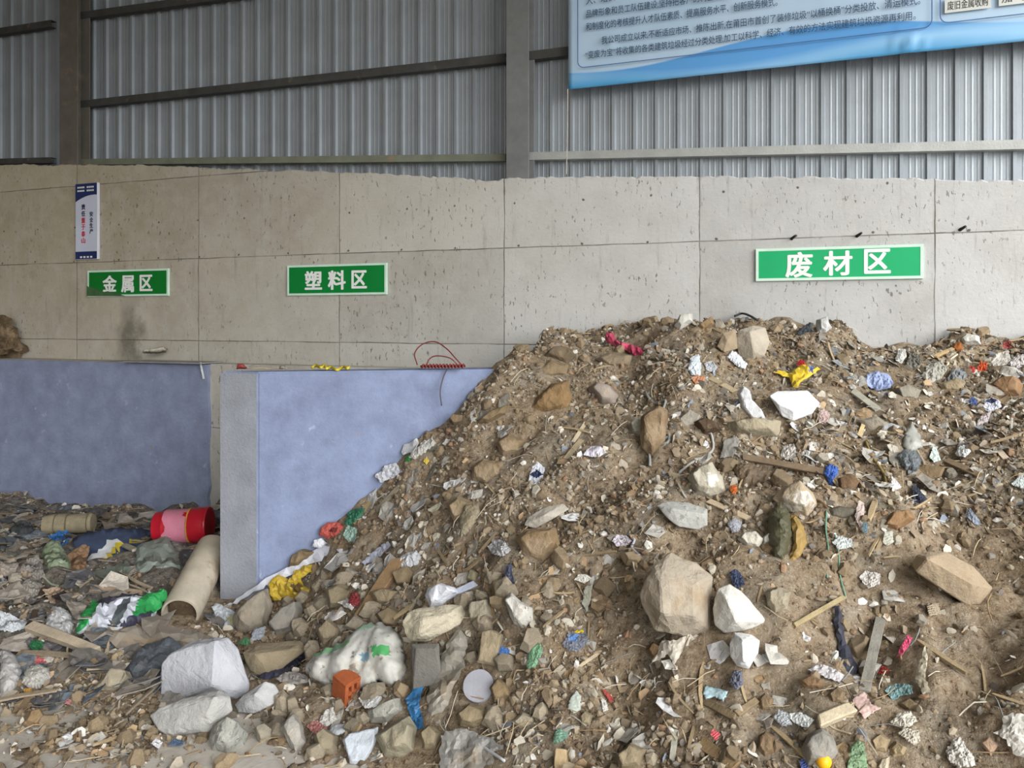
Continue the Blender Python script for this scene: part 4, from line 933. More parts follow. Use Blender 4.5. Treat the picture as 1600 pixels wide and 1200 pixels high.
# ------------------------------------------------------------------ sheets, bags, rags
GRN = (40, 165, 80)
def mx(*a): return a
SH = [
 ("118,996 128,965 140,946 156,941 196,934 230,930 256,926 262,940 244,958 234,972 200,986 170,990 140,992", (200,203,214), 'crumpled green, white and black cement bag on the grey waste', dict(name='cement_bag', cat='bag', amp=.10, dome=.08, dust=.08, n=30, regions=[(PX("116,998 128,964 140,944 158,943 152,960 135,985"), GRN),(PX("222,935 262,922 266,945 240,960 228,972 205,972 215,950"), GRN),(PX("150,950 175,935 235,928 225,936 185,944 160,955"), (58,56,72)),(PX("168,985 180,960 196,945 206,945 196,962 182,988"), (80,88,92)),(PX("185,985 205,972 238,962 232,974 205,990"), (60,58,80))])),
 ("210,911 211,880 215,858 228,850 245,846 262,838 272,860 286,872 285,905 275,926 255,928 236,920", (128,138,128), 'grey-green fabric sheet draped behind the cement bag', dict(name='fabric_sheet', amp=.08, dome=.12, fold=1.2, dust=.15, n=16)),
 ("130,902 165,893 200,880 209,905 205,918 180,921 150,917", (104,112,100), 'dull green tarpaulin fold under the navy printed sheet', dict(name='tarpaulin', cat='tarp', amp=.06, dust=.3)),
 ("65,862 78,850 92,850 110,880 111,905 88,908 72,894 66,876", (128,142,112), 'pale green mesh bag bulging beside the brown rag', dict(name='mesh_bag', cat='bag', amp=.06, dome=.25, dust=.2)),
 ("112,846 132,838 160,829 205,828 242,832 222,852 207,882 176,890 150,895 136,880 120,862", (64,78,108), 'navy printed plastic sheet with white and yellow bands', dict(name='printed_sheet', amp=.04, dust=.15, n=18, regions=[(PX("133,880 172,846 186,850 155,884"), (214,216,220)),(PX("156,882 186,852 193,856 164,882"), (222,196,40)),(PX("200,850 212,843 220,850 210,856"), (200,180,60))])),
 ("75,842 92,833 106,832 110,846 116,850 106,866 92,858 84,850", (44,112,184), 'bright blue plastic scrap beside the rolled cloth', dict(amp=.12, dust=.05)),
 ("98,878 112,866 128,856 140,858 136,878 130,897 114,917 106,912 110,892", (142,108,78), 'torn brown rag hanging over the pale green bag', dict(name='rag', amp=.10, dust=.15, rough=.9)),
 ("70,985 73,965 80,953 95,951 110,965 114,978 112,1001 98,996 84,1000", (182,182,182), 'clear squashed plastic cup beside the cement bag', dict(name='plastic_cup', cat='cup', amp=.08, dome=.25, dust=.1, rough=.25)),
 ("0,957 20,965 42,976 38,985 20,991 0,988", (196,200,206), 'white and grey torn wrapper at the edge of the waste bed', dict(amp=.08, dust=.1)),
 ("31,1042 44,1028 70,1024 73,1038 55,1041", (214,92,98), 'coral red plastic scrap on the grey waste', dict(amp=.12, dust=.02)),
 ("14,832 30,816 48,820 56,836 40,842 22,842", (66,72,72), 'crumpled black fabric lump against the blue bay wall', dict(name='rag', amp=.14, dome=.2, dust=.1, rough=.9)),
 ("195,1052 208,1032 216,1018 240,1008 264,999 286,1010 272,1030 258,1042 250,1062 225,1071 205,1066", (92,98,106), 'grey-black plastic mesh crumpled beside the largest pale block', dict(name='plastic_mesh', amp=.10, dome=.08, fold=.9, dust=.2, n=18)),
 ("165,1002 180,990 200,985 245,982 290,986 332,998 312,1008 280,1006 240,1010 216,1016 190,1021", (146,136,122), 'dust-covered film spread below the cement bag', dict(name='plastic_film', amp=.10, dust=.5, n=18)),
 ("0,1020 14,1018 25,1028 34,1050 30,1068 20,1082 0,1092", (178,174,172), 'pale plastic bag bulging at the border of the waste bed', dict(name='plastic_bag', cat='bag', amp=.08, dome=.25, fold=1.4)),
 ("34,1070 42,1046 60,1040 76,1046 80,1060 62,1080 46,1078", (176,172,164), 'dusty whitish bag below the coral red scrap', dict(name='plastic_bag', cat='bag', amp=.09, dome=.2)),
 ("420,936 424,912 440,899 454,908 466,893 478,885 492,884 489,896 474,906 478,918 488,922 487,940 466,941 446,936 432,941", (222,186,52), 'yellow mesh sack crumpled on the rubble by the blue divider', dict(name='mesh_sack', cat='sack', amp=.14, dome=.16, dust=.0, var=.3, n=20, regions=[(PX("462,918 474,914 476,926 466,930"), (120,92,40))])),
 ("480,1052 490,1035 510,1020 540,1005 562,988 580,979 604,977 620,988 632,1008 639,1035 640,1055 632,1076 600,1074 575,1080 550,1079 512,1073 488,1066", (192,190,182), 'big dirty white woven sack with green print, lying on the rubble', dict(name='woven_sack', cat='sack', amp=.07, dome=.30, dust=.25, n=38, freq=2.6, fold=.45, spots=((120,118,112),16,.60), regions=[(PX("500,1030 530,1016 560,1014 552,1026 515,1036 498,1040"), (140,196,140)),(PX("590,1028 618,1026 618,1042 594,1044"), (78,176,100)),(PX("572,1036 588,1036 588,1048 574,1048"), (110,150,170)),(PX("565,985 596,982 590,996 562,1000"), (150,184,150))])),
 ("352,950 372,936 398,922 430,900 462,882 488,864 510,851 530,853 518,868 494,882 462,900 438,912 404,926 372,944", (206,208,220), 'long white plastic sheeting strip behind the yellow mesh sack', dict(name='plastic_film', amp=.06, dust=.05, fold=.5, n=20)),
 ("720,986 736,1000 730,1022 728,1045 712,1075 704,1105 692,1148 676,1122 670,1098 674,1064 692,1034 700,1012", (160,154,140), 'grey dusty film streaming down past the dark paving block', dict(name='plastic_film', amp=.12, dust=.35, fold=1.2, n=24)),
 ("690,1152 715,1142 742,1146 770,1156 792,1172 806,1206 690,1206", (158,155,149), 'tangled clear plastic film at the very bottom of the heap', dict(name='plastic_film', amp=.08, dust=.35, n=24, freq=1.6)),
 ("636,1096 650,1072 668,1062 668,1068 656,1100 664,1140 650,1142 642,1118", (44,108,162), 'bright blue plastic strip between sack and grey film', dict(amp=.10, dust=.05)),
 ("823,1042 830,1016 845,1007 849,1020 838,1045 826,1048", (120,168,128), 'pale green plastic leaf-like scrap on the lower slope', dict(amp=.08, dust=.05, fold=.4)),
 ("880,1010 890,990 915,985 920,1005 905,1022 890,1020", (112,116,128), 'grey crumpled wrapper with yellow and blue specks', dict(amp=.14, dust=.1, regions=[(PX("896,984 912,982 914,992 898,992"), (214,180,40)),(PX("890,996 905,994 902,1006 890,1006"), (98,140,200))])),
 ("912,713 918,704 926,700 938,699 947,708 938,716 924,716", (226,218,232), 'lilac-white paper scrap high on the slope', dict(name='paper_scrap', amp=.06, dust=0)),
 ("827,752 832,732 840,724 852,732 850,745 840,758 832,763", (210,214,222), 'white and navy wrapper on the middle slope', dict(amp=.10, dust=.02, regions=[(PX("828,744 840,736 850,744 840,750"), (44,54,90))])),
 ("1207,584 1222,583 1236,586 1246,576 1262,572 1281,580 1264,592 1250,600 1246,609 1238,608 1232,593", (228,192,36), 'bright yellow plastic bag just above the plasterboard block', dict(name='plastic_bag', cat='bag', amp=.12, dome=.08, dust=0, n=16, regions=[(PX("1262,576 1272,576 1270,586 1262,586"), (100,110,170))])),
 ("1243,573 1249,564 1257,567 1258,575 1249,578", (202,40,44), 'small bright red scrap behind the yellow bag', dict(amp=.14, dust=0)),
 ("1345,596 1354,588 1366,583 1380,586 1391,591 1394,605 1384,612 1368,614 1354,606", (150,166,210), 'light blue crumpled bag on the far shoulder', dict(name='plastic_bag', cat='bag', amp=.14, dome=.10, dust=.05)),
 ("1287,741 1290,731 1298,728 1309,734 1308,745 1302,752 1298,764 1293,752", (58,98,190), 'blue rag at the end of the dark wooden plank', dict(name='rag', amp=.12, dome=.08, dust=0)),
 ("1199,832 1202,808 1210,790 1222,792 1234,806 1237,840 1230,866 1222,882 1206,872", (86,84,58), 'olive plastic sack standing in the slope below the buff boulder', dict(name='plastic_sack', cat='sack', amp=.06, dome=.22, dust=.15, fold=1.5, n=22, freq=4)),
 ("1236,808 1246,812 1256,826 1261,850 1250,872 1240,882 1231,879 1240,850", (164,132,66), 'ochre foil bag leaning on the olive sack', dict(name='foil_bag', cat='bag', amp=.08, dome=.14, dust=0, fold=1.2, n=14)),
 ("1140,897 1148,892 1157,897 1164,914 1152,923 1144,912", (58,68,98), 'navy cloth scrap above the pale sloping boulder', dict(name='rag', amp=.12, dust=.05)),
 ("1301,950 1312,948 1315,975 1320,1002 1330,1026 1342,1050 1332,1062 1321,1062 1311,1020 1306,985", (54,56,70), 'long black plastic strip running down the lower slope', dict(amp=.06, dome=.06, dust=.1, fold=1.5, n=20)),
 ("1400,1030 1408,1012 1418,995 1426,1000 1418,1014 1410,1026", (240,84,126), 'hot pink ribbon scrap on the lower slope', dict(amp=.08, dust=0)),
 ("1368,1052 1374,1043 1386,1046 1390,1052 1378,1058", (176,52,48), 'dark red scrap beside the grey board', dict(amp=.12, dust=0)),
 ("1331,1096 1350,1084 1361,1104 1376,1109 1362,1118 1350,1126 1340,1112", (208,172,162), 'pinkish tile fragment below the grey board', dict(name='tile_fragment', cat='tile', amp=.03, dust=.05)),
 ("1383,1082 1392,1074 1404,1071 1424,1074 1426,1088 1408,1090 1396,1098", (124,160,160), 'teal fabric scrap on the lower slope', dict(name='rag', amp=.12, dust=.05)),
 ("1390,1132 1404,1118 1422,1114 1434,1130 1420,1140 1400,1138", (206,198,180), 'cream cloth scrap below the teal fabric', dict(name='rag', amp=.08, dome=.1, dust=.1)),
 ("1404,1150 1412,1140 1436,1146 1438,1162 1428,1168", (196,188,168), 'second cream cloth scrap, lower and torn', dict(name='rag', amp=.10, dust=.1)),
 ("1478,1176 1488,1162 1501,1156 1510,1172 1522,1186 1526,1200 1500,1204 1486,1196", (198,192,182), 'crumpled white film at the bottom of the bare brown slope', dict(name='plastic_film', amp=.12, dome=.08, dust=.1)),
 ("1553,1150 1566,1144 1570,1124 1584,1118 1602,1122 1604,1192 1584,1182 1574,1160", (198,194,182), 'large white film scrap at the edge of the bare brown slope', dict(name='plastic_film', amp=.12, dust=.1, fold=1.3, n=16)),
 ("1325,1187 1330,1168 1340,1160 1350,1166 1357,1206 1325,1206", (122,152,112), 'tuft of green netting at the bottom of the slope', dict(name='netting', amp=.12, dome=.1, dust=.1, fold=1.4, var=.35)),
 ("1018,1041 1030,1018 1036,1005 1060,1003 1076,994 1092,996 1072,1012 1062,1030 1054,1042 1044,1024 1034,1032", (208,198,180), 'cream torn plastic scrap under the biggest boulder', dict(amp=.08, dust=.1)),
 ("1098,1086 1102,1073 1120,1078 1138,1083 1131,1100 1118,1092 1104,1096", (164,194,202), 'pale blue broken bowl shard among small stones', dict(name='bowl_shard', cat='shard', amp=.03, dome=.12, dust=.05)),
 ("1140,1068 1146,1050 1160,1052 1162,1072 1152,1082 1146,1078", (104,106,122), 'grey rubber glove-like scrap below the clean white stone', dict(amp=.14, dome=.1, dust=.1)),
 ("1110,1150 1115,1142 1126,1150 1119,1161", (226,92,100), 'tiny coral square scrap at the bottom middle', dict(amp=.06, dust=0)),
 ("1527,577 1532,567 1543,570 1541,582 1530,584", (224,88,40), 'bright orange scrap on the far crest', dict(amp=.14, dust=0)),
 ("1511,582 1517,574 1526,578 1522,586", (186,56,48), 'small red scrap next to the bright orange one', dict(amp=.14, dust=0)),
 ("1536,640 1538,628 1552,624 1563,630 1565,640 1552,646 1542,646", (198,200,212), 'white and navy bag on the far end of the heap', dict(name='plastic_bag', cat='bag', amp=.12, dome=.1, dust=.05, regions=[(PX("1538,632 1550,625 1560,630 1552,635"), (44,52,92))])),
 ("1400,718 1412,706 1430,708 1440,722 1434,738 1414,736", (100,106,110), 'crushed dark clear tray at the end of the clear carton', dict(name='plastic_tray', cat='tray', amp=.08, dome=.15, dust=.05, rough=.3)),
 ("1408,700 1416,672 1424,664 1438,682 1442,702 1424,712", (160,160,150), 'crushed clear carton lying above the brown slab', dict(name='plastic_carton', cat='carton', amp=.05, dome=.15, dust=.1, rough=.3)),
 ("1424,792 1427,758 1436,768 1450,784 1440,790", (48,52,70), 'navy triangular rag beside the rusty flat stone', dict(name='rag', amp=.10, dust=.02)),
 ("1390,770 1393,746 1402,756 1408,764 1398,770", (222,218,216), 'white pointed paper scrap beside the navy rag', dict(name='paper_scrap', amp=.04, dust=0)),
 ("540,822 546,802 560,796 573,796 566,810 552,822", (44,112,80), 'dark green rag at the edge of the heap by the divider', dict(name='rag', amp=.14, dome=.08, dust=.05)),
 ("500,838 503,826 515,818 532,817 539,826 528,838 514,844", (188,78,66), 'red cracked plastic bowl at the edge of the heap by the divider', dict(name='plastic_bowl', cat='bowl', amp=.06, dome=.2, dust=.05, regions=[(PX("516,834 524,828 532,828 528,835"), (110,36,32))])),
 ("538,838 545,822 560,828 556,848 546,848", (150,182,166), 'pale mint film below the dark green rag', dict(name='plastic_film', amp=.12, dust=.1)),
 ("490,856 493,846 505,842 512,850 502,858", (216,218,224), 'small white foam piece by the red cracked bowl', dict(name='foam_chunk', amp=.06, dome=.25, dust=0)),
 ("620,880 632,868 652,862 660,872 655,884 640,890 625,888", (188,190,194), 'whitish crumpled bag upslope from the foam lump', dict(name='plastic_bag', cat='bag', amp=.12, dome=.12, dust=.1)),
 ("568,880 590,860 608,848 612,856 592,874 572,886", (180,184,200), 'silvery film strip near the brown half brick', dict(name='plastic_film', amp=.08, dust=.1)),
 ("586,742 600,730 622,726 630,738 618,748 596,756", (184,186,192), 'silvery white film at the edge of the heap below the divider top', dict(name='plastic_film', amp=.14, dust=.1)),
 ("634,722 640,712 645,714 642,722", (30,150,50), 'small bright green scrap where heap and divider meet', dict(amp=.1, dust=0)),
 ("640,716 660,694 676,686 684,694 668,708 650,720", (180,178,170), 'grey-white film fringe where heap and divider meet', dict(name='plastic_film', amp=.14, dust=.15)),
 ("663,722 668,716 673,722 668,728", (214,186,60), 'tiny yellow scrap near the grey-white film fringe', dict(amp=.1, dust=0)),
 ("669,798 690,786 692,790 680,806", (182,176,150), 'triangular pale plaster flake on the near shoulder', dict(name='plaster_flake', cat='flake', amp=.03, dust=.1)),
 ("720,812 728,790 748,788 752,800 738,830 722,842", (146,134,106), 'fibrous tan bark piece on the near shoulder', dict(name='bark_piece', cat='wood', amp=.08, dome=.12, fold=1.1, dust=.2, var=.3)),
 ("764,856 775,845 790,848 800,862 788,872 770,868", (180,178,180), 'crumpled lilac-grey wrapper left of the buried boulder', dict(amp=.16, dust=.15)),
 ("957,848 964,838 980,840 988,848 978,856 964,856", (208,200,208), 'pale pink and white wrapper below the kerb-like block', dict(amp=.14, dust=.05)),
 ("898,908 905,900 916,900 926,906 914,914", (222,218,206), 'white torn scrap on the middle lower slope', dict(amp=.10, dust=0)),
 ("910,945 914,918 926,915 924,940 918,958", (160,158,140), 'grey-green flat shard below the white torn scrap', dict(name='tile_fragment', cat='tile', amp=.02, dust=.2)),
 ("946,530 950,523 961,524 964,534 975,540 988,543 1004,546 1006,556 994,560 984,554 968,546 952,540", (206,62, 98), 'knotted pink rope bundle on the crest of the heap', dict(name='rope_bundle', cat='rope', amp=.16, dome=.12, dust=0, var=.4, n=20, fold=.3)),
 ("1075,578 1080,560 1092,556 1096,572 1094,590 1080,588", (196,204,210), 'pale blue-white plastic bag below the crest stones', dict(name='plastic_bag', cat='bag', amp=.12, dome=.1, dust=.05)),
 ("1136,560 1144,550 1154,556 1168,572 1164,580 1150,574", (214,218,226), 'white printed carton scrap below the cream crest boulder', dict(name='paper_scrap', amp=.06, dome=.08, dust=0)),
 ("1100,570 1112,566 1122,576 1116,584 1104,582", (176,178,182), 'grey and white scrap between the pale bag and printed carton', dict(amp=.16, dust=.1)),
 ("1080,592 1090,588 1102,592 1100,600 1086,602", (200,130,86), 'faded orange clod-stained scrap below the crest', dict(amp=.10, dust=.3)),
 ("1125,718 1132,690 1150,684 1156,692 1146,716", (156,152,144), 'grey slate-like shard above the dark plank', dict(name='tile_fragment', cat='tile', amp=.02, dust=.1)),
 ("1218,715 1225,700 1240,696 1244,708 1230,722", (196,190,180), 'white crinkled scrap touching the dark wooden plank', dict(amp=.16, dust=.1)),
 ("1142,770 1140,762 1150,760 1153,770 1146,776", (212,104,34), 'small orange scrap beside the mottled cream boulder', dict(amp=.14, dust=0)),
 ("1145,735 1150,728 1170,728 1205,738 1196,756 1176,770 1160,766", (112,92,70), 'brown crumpled paper sack below the dark plank', dict(name='paper_sack', cat='sack', amp=.08, dome=.12, dust=.2, fold=.5)),
 ("1136,820 1148,812 1160,818 1156,832 1144,836", (160,160,168), 'grey plastic pouch below the thin lath', dict(amp=.10, dome=.15, dust=.1)),
 ("1335,810 1342,785 1350,790 1350,812 1344,830", (208,186,176), 'pinkish plastic strip near the grey cobble', dict(amp=.08, dust=.05)),
 ("1346,832 1348,818 1356,822 1355,838", (96,124,134), 'slate-blue plastic strip under the pinkish strip', dict(amp=.06, dust=.05)),
 ("1378,850 1382,835 1394,832 1396,850 1386,856", (186,184,168), 'pale square chip on the bare slope', dict(name='tile_fragment', cat='tile', amp=.02, dust=.1)),
 ("1300,850 1312,840 1332,846 1330,858 1310,862", (190,196,192), 'frosted plastic scrap tied in the green twine', dict(amp=.10, dust=.05)),
 ("1342,905 1352,895 1375,900 1374,916 1356,922", (206,200,192), 'white crumpled scrap midway down the bare slope', dict(amp=.12, dust=.05)),
 ("1508,806 1514,796 1530,815 1532,824 1522,822", (140,148,164), 'blue-grey sliver of film on the bare slope', dict(amp=.08, dust=.05)),
 ("1492,712 1498,700 1512,698 1518,708 1508,718 1496,716", (220,222,220), 'white crumpled cup above the bare slope', dict(name='plastic_cup', cat='cup', amp=.10, dome=.2, dust=0)),
 ("1452,718 1458,700 1464,706 1470,722 1460,726", (196,212,204), 'mint-white torn scrap beside the crushed tray', dict(amp=.10, dust=.05)),
 ("1580,760 1592,748 1602,746 1602,768 1590,764", (206,214,210), 'white torn scrap at the rim of the bare hollow', dict(amp=.12, dust=.05)),
 ("1440,590 1448,574 1470,566 1482,578 1470,596 1450,602", (164,160,146), 'grey-beige sheet fold on the far shoulder', dict(name='plastic_film', amp=.10, dome=.08, dust=.2)),
 ("1475,600 1490,580 1505,578 1512,590 1495,606", (128,130,130), 'dark grey film on the far shoulder', dict(name='plastic_film', amp=.14, dust=.15)),
 ("1545,575 1555,556 1575,550 1580,564 1565,582", (196,188,176), 'pale striped cardboard on the far crest', dict(name='cardboard_scrap', amp=.06, dust=.1, fold=.9)),
 ("1564,545 1568,537 1580,536 1580,546 1570,548", (168,66,62), 'dull red scrap at the far end of the crest', dict(amp=.12, dust=.05)),
 ("1575,572 1585,560 1603,556 1603,575 1588,580", (194,186,184), 'pale pinkish bag at the far end of the crest', dict(name='plastic_bag', cat='bag', amp=.12, dome=.12, dust=.1)),
 ("1398,565 1404,548 1414,548 1416,560 1408,572", (214,212,204), 'white flap of board in the hollow of the crest', dict(name='cardboard_scrap', amp=.06, dust=0)),
 ("1416,572 1422,554 1432,556 1440,570 1430,580", (112,108,98), 'dark crumpled sheet in the hollow of the crest', dict(name='plastic_film', amp=.14, dust=.1)),
 ("1276,650 1286,640 1296,650 1292,668 1280,664", (196,168,160), 'pinkish cloth strips at the end of the plasterboard block', dict(name='rag', amp=.12, dust=.1)),
 ("1550,645 1530,655 1524,670 1542,666", (190,178,176), 'small lilac bag below the white and navy bag', dict(amp=.1, dome=.1, dust=.1)),
 ("1515,628 1520,622 1528,628 1526,636 1518,636", (74,96,150), 'small blue scrap near the white and navy bag', dict(amp=.12, dust=.02)),
 ("1448,950 1466,945 1470,962 1452,966", (176,158,130), 'flat beige scrap under the half-buried kerb', dict(amp=.06, dust=.3)),
 ("1430,1065 1438,1035 1446,1012 1450,1030 1446,1062 1454,1085 1444,1090", (190,178,152), 'pale beige strip down the lower bare slope', dict(amp=.10, dust=.2)),
 ("1262,1050 1280,1040 1305,1048 1322,1060 1310,1068 1280,1058", (190,184,184), 'whitish film at the foot of the black strip', dict(name='plastic_film', amp=.10, dust=.1)),
 ("1208,1125 1216,1112 1232,1118 1238,1136 1222,1138", (186,190,194), 'pale grey cup shard right of the small stones', dict(amp=.06, dome=.12, dust=.05)),
 ("1228,1120 1250,1116 1272,1128 1262,1140 1242,1134", (204,206,204), 'white crumpled scrap beside the grey cardboard roll', dict(amp=.12, dust=.05)),
 ("1250,1194 1258,1180 1266,1186 1264,1204 1252,1206", (74,94,160), 'blue scrap beside the orange ball', dict(amp=.1, dust=0)),
 ("865,1165 868,1148 876,1140 886,1146 892,1142 886,1158 876,1164", (108,148,124), 'dull green bottle shard on the lower slope', dict(amp=.06, dome=.15, dust=.1, rough=.35)),
 ("888,1110 892,1094 902,1082 909,1092 908,1112 898,1118", (176,184,172), 'pointed grey-white shard on the lower slope', dict(name='tile_fragment', cat='tile', amp=.04, dust=.05)),
 ("941,1080 948,1082 960,1094 956,1102", (184,72,66), 'thin red shard on the lower slope', dict(amp=.06, dust=.05)),
 ("940,1092 948,1098 952,1112 944,1116", (208,204,196), 'small white flake under the thin red shard', dict(amp=.06, dust=0)),
 ("780,1022 785,1012 798,1018 796,1028 784,1028", (80,128,206), 'small bright blue scrap next to the tan tile shard', dict(amp=.1, dust=0)),
 ("546,944 550,928 562,930 566,944 558,952", (150,52,56), 'dark red scrap in the rubble above the woven sack', dict(amp=.14, dust=.1)),
 ("508,970 516,958 536,956 544,960 530,970 516,974", (226,218,212), 'white broken tile sliver above the squarish tan block', dict(name='tile_fragment', cat='tile', amp=.03, dust=0)),
 ("530,944 545,938 560,946 552,956", (206,204,196), 'white torn scrap under the wooden offcut', dict(amp=.12, dust=.05)),
 ("330,952 338,946 352,952 376,962 368,985 362,998 348,984 338,972", (206,212,218), 'white torn plastic bag at the corner of the divider', dict(name='plastic_bag', cat='bag', amp=.10, dome=.08, dust=.02, regions=[(PX("352,972 362,965 372,968 364,984"), (222,222,160))])),
 ("402,1060 428,1050 448,1035 482,1012 484,1028 462,1048 440,1058 420,1066", (60,62,84), 'navy shiny film under the brown mud-stained block', dict(name='plastic_film', amp=.10, dust=.1)),
 ("432,1064 452,1052 478,1058 484,1068 470,1072 448,1074", (158,152,146), 'dusty translucent film beside the tapered grey piece', dict(name='plastic_film', amp=.12, dust=.25)),
 ("480,1138 496,1128 512,1142 508,1158 494,1152", (176,112,106), 'faded red plastic scrap in front of the pointed stone', dict(amp=.12, dust=.15)),
 ("496,1135 510,1112 522,1108 528,1128 512,1140", (196,192,184), 'crumpled white film beside the orange hollow brick', dict(name='plastic_film', amp=.14, dome=.1, dust=.1)),
 ("562,1095 575,1085 598,1092 590,1108 572,1110", (214,214,212), 'white ribbed plastic behind the orange hollow brick', dict(amp=.12, dust=.03, fold=.8)),
 ("514,1146 522,1136 548,1132 540,1148 522,1155", (194,200,204), 'bluish-white small slab chip above the flat slab', dict(name='tile_fragment', cat='tile', amp=.03, dome=.1, dust=.05)),
 ("372,1010 384,998 392,1004 388,1012", (88,150,100), 'small green scrap over the brown mud-stained block', dict(amp=.1, dust=.05)),
 ("392,1005 398,985 416,982 412,1002", (170,176,186), 'bluish film patch on the flat grey-brown lump', dict(amp=.06, dust=.05)),
 ("788,905 792,890 800,878 802,900 806,920 796,925", (70,74,96), 'dark blue-grey rag above the white plaster lump', dict(name='rag', amp=.12, dust=.1)),
 ("36,1098 38,1080 50,1078 52,1095 46,1104", (206,150,60), 'amber plastic scrap at the front of the waste bed', dict(amp=.1, dust=.02)),
 ("98,1102 104,1094 116,1098 112,1106", (196,130,128), 'dusty pink scrap at the front of the waste bed', dict(amp=.12, dust=.1)),
 ("45,1012 52,1002 68,1006 66,1018 52,1020", (40,112,66), 'dark green plastic scrap under the pale pole', dict(amp=.12, dust=.05)),
 ("262,1168 272,1158 288,1162 284,1170", (86,108,140), 'slate-blue scrap under the broad grey block', dict(amp=.1, dust=.1)),
 ("236,1166 244,1158 254,1164 248,1174", (226,226,232), 'small bright white scrap on the floor near the broad block', dict(name='paper_scrap', amp=.08, dust=0)),
 ("128,1002 138,990 150,986 148,1000 136,1006", (206,206,220), 'lilac-white paper under the cement bag', dict(name='paper_scrap', amp=.08, dust=.05)),
 ("60,870 40,880 25,900 45,915 70,905", (140,132,126), 'grey dusty cloth spread over the waste by the pale green bag', dict(name='rag', amp=.12, dust=.4)),
 ("28,920 45,905 68,918 64,945 40,948", (150,144,134), 'net-patterned pale bag in the middle of the waste bed', dict(name='mesh_bag', cat='bag', amp=.10, dome=.2, dust=.2, var=.35)),
 ("66,925 88,920 112,930 100,948 80,950", (176,150,124), 'buff torn cardboard above the clear cup', dict(name='cardboard_scrap', amp=.10, dust=.2)),
 ("0,880 18,870 30,885 20,905 0,902", (150,140,128), 'beige torn cardboard at the border of the waste bed', dict(name='cardboard_scrap', amp=.08, dust=.3)),
 ("80,935 100,926 112,940 96,946", (60,54,54), 'black scrap beside the buff torn cardboard', dict(amp=.12, dust=.1)),
]
for it in SH: sheet(it[0], it[1], it[2], **dict(it[3]))

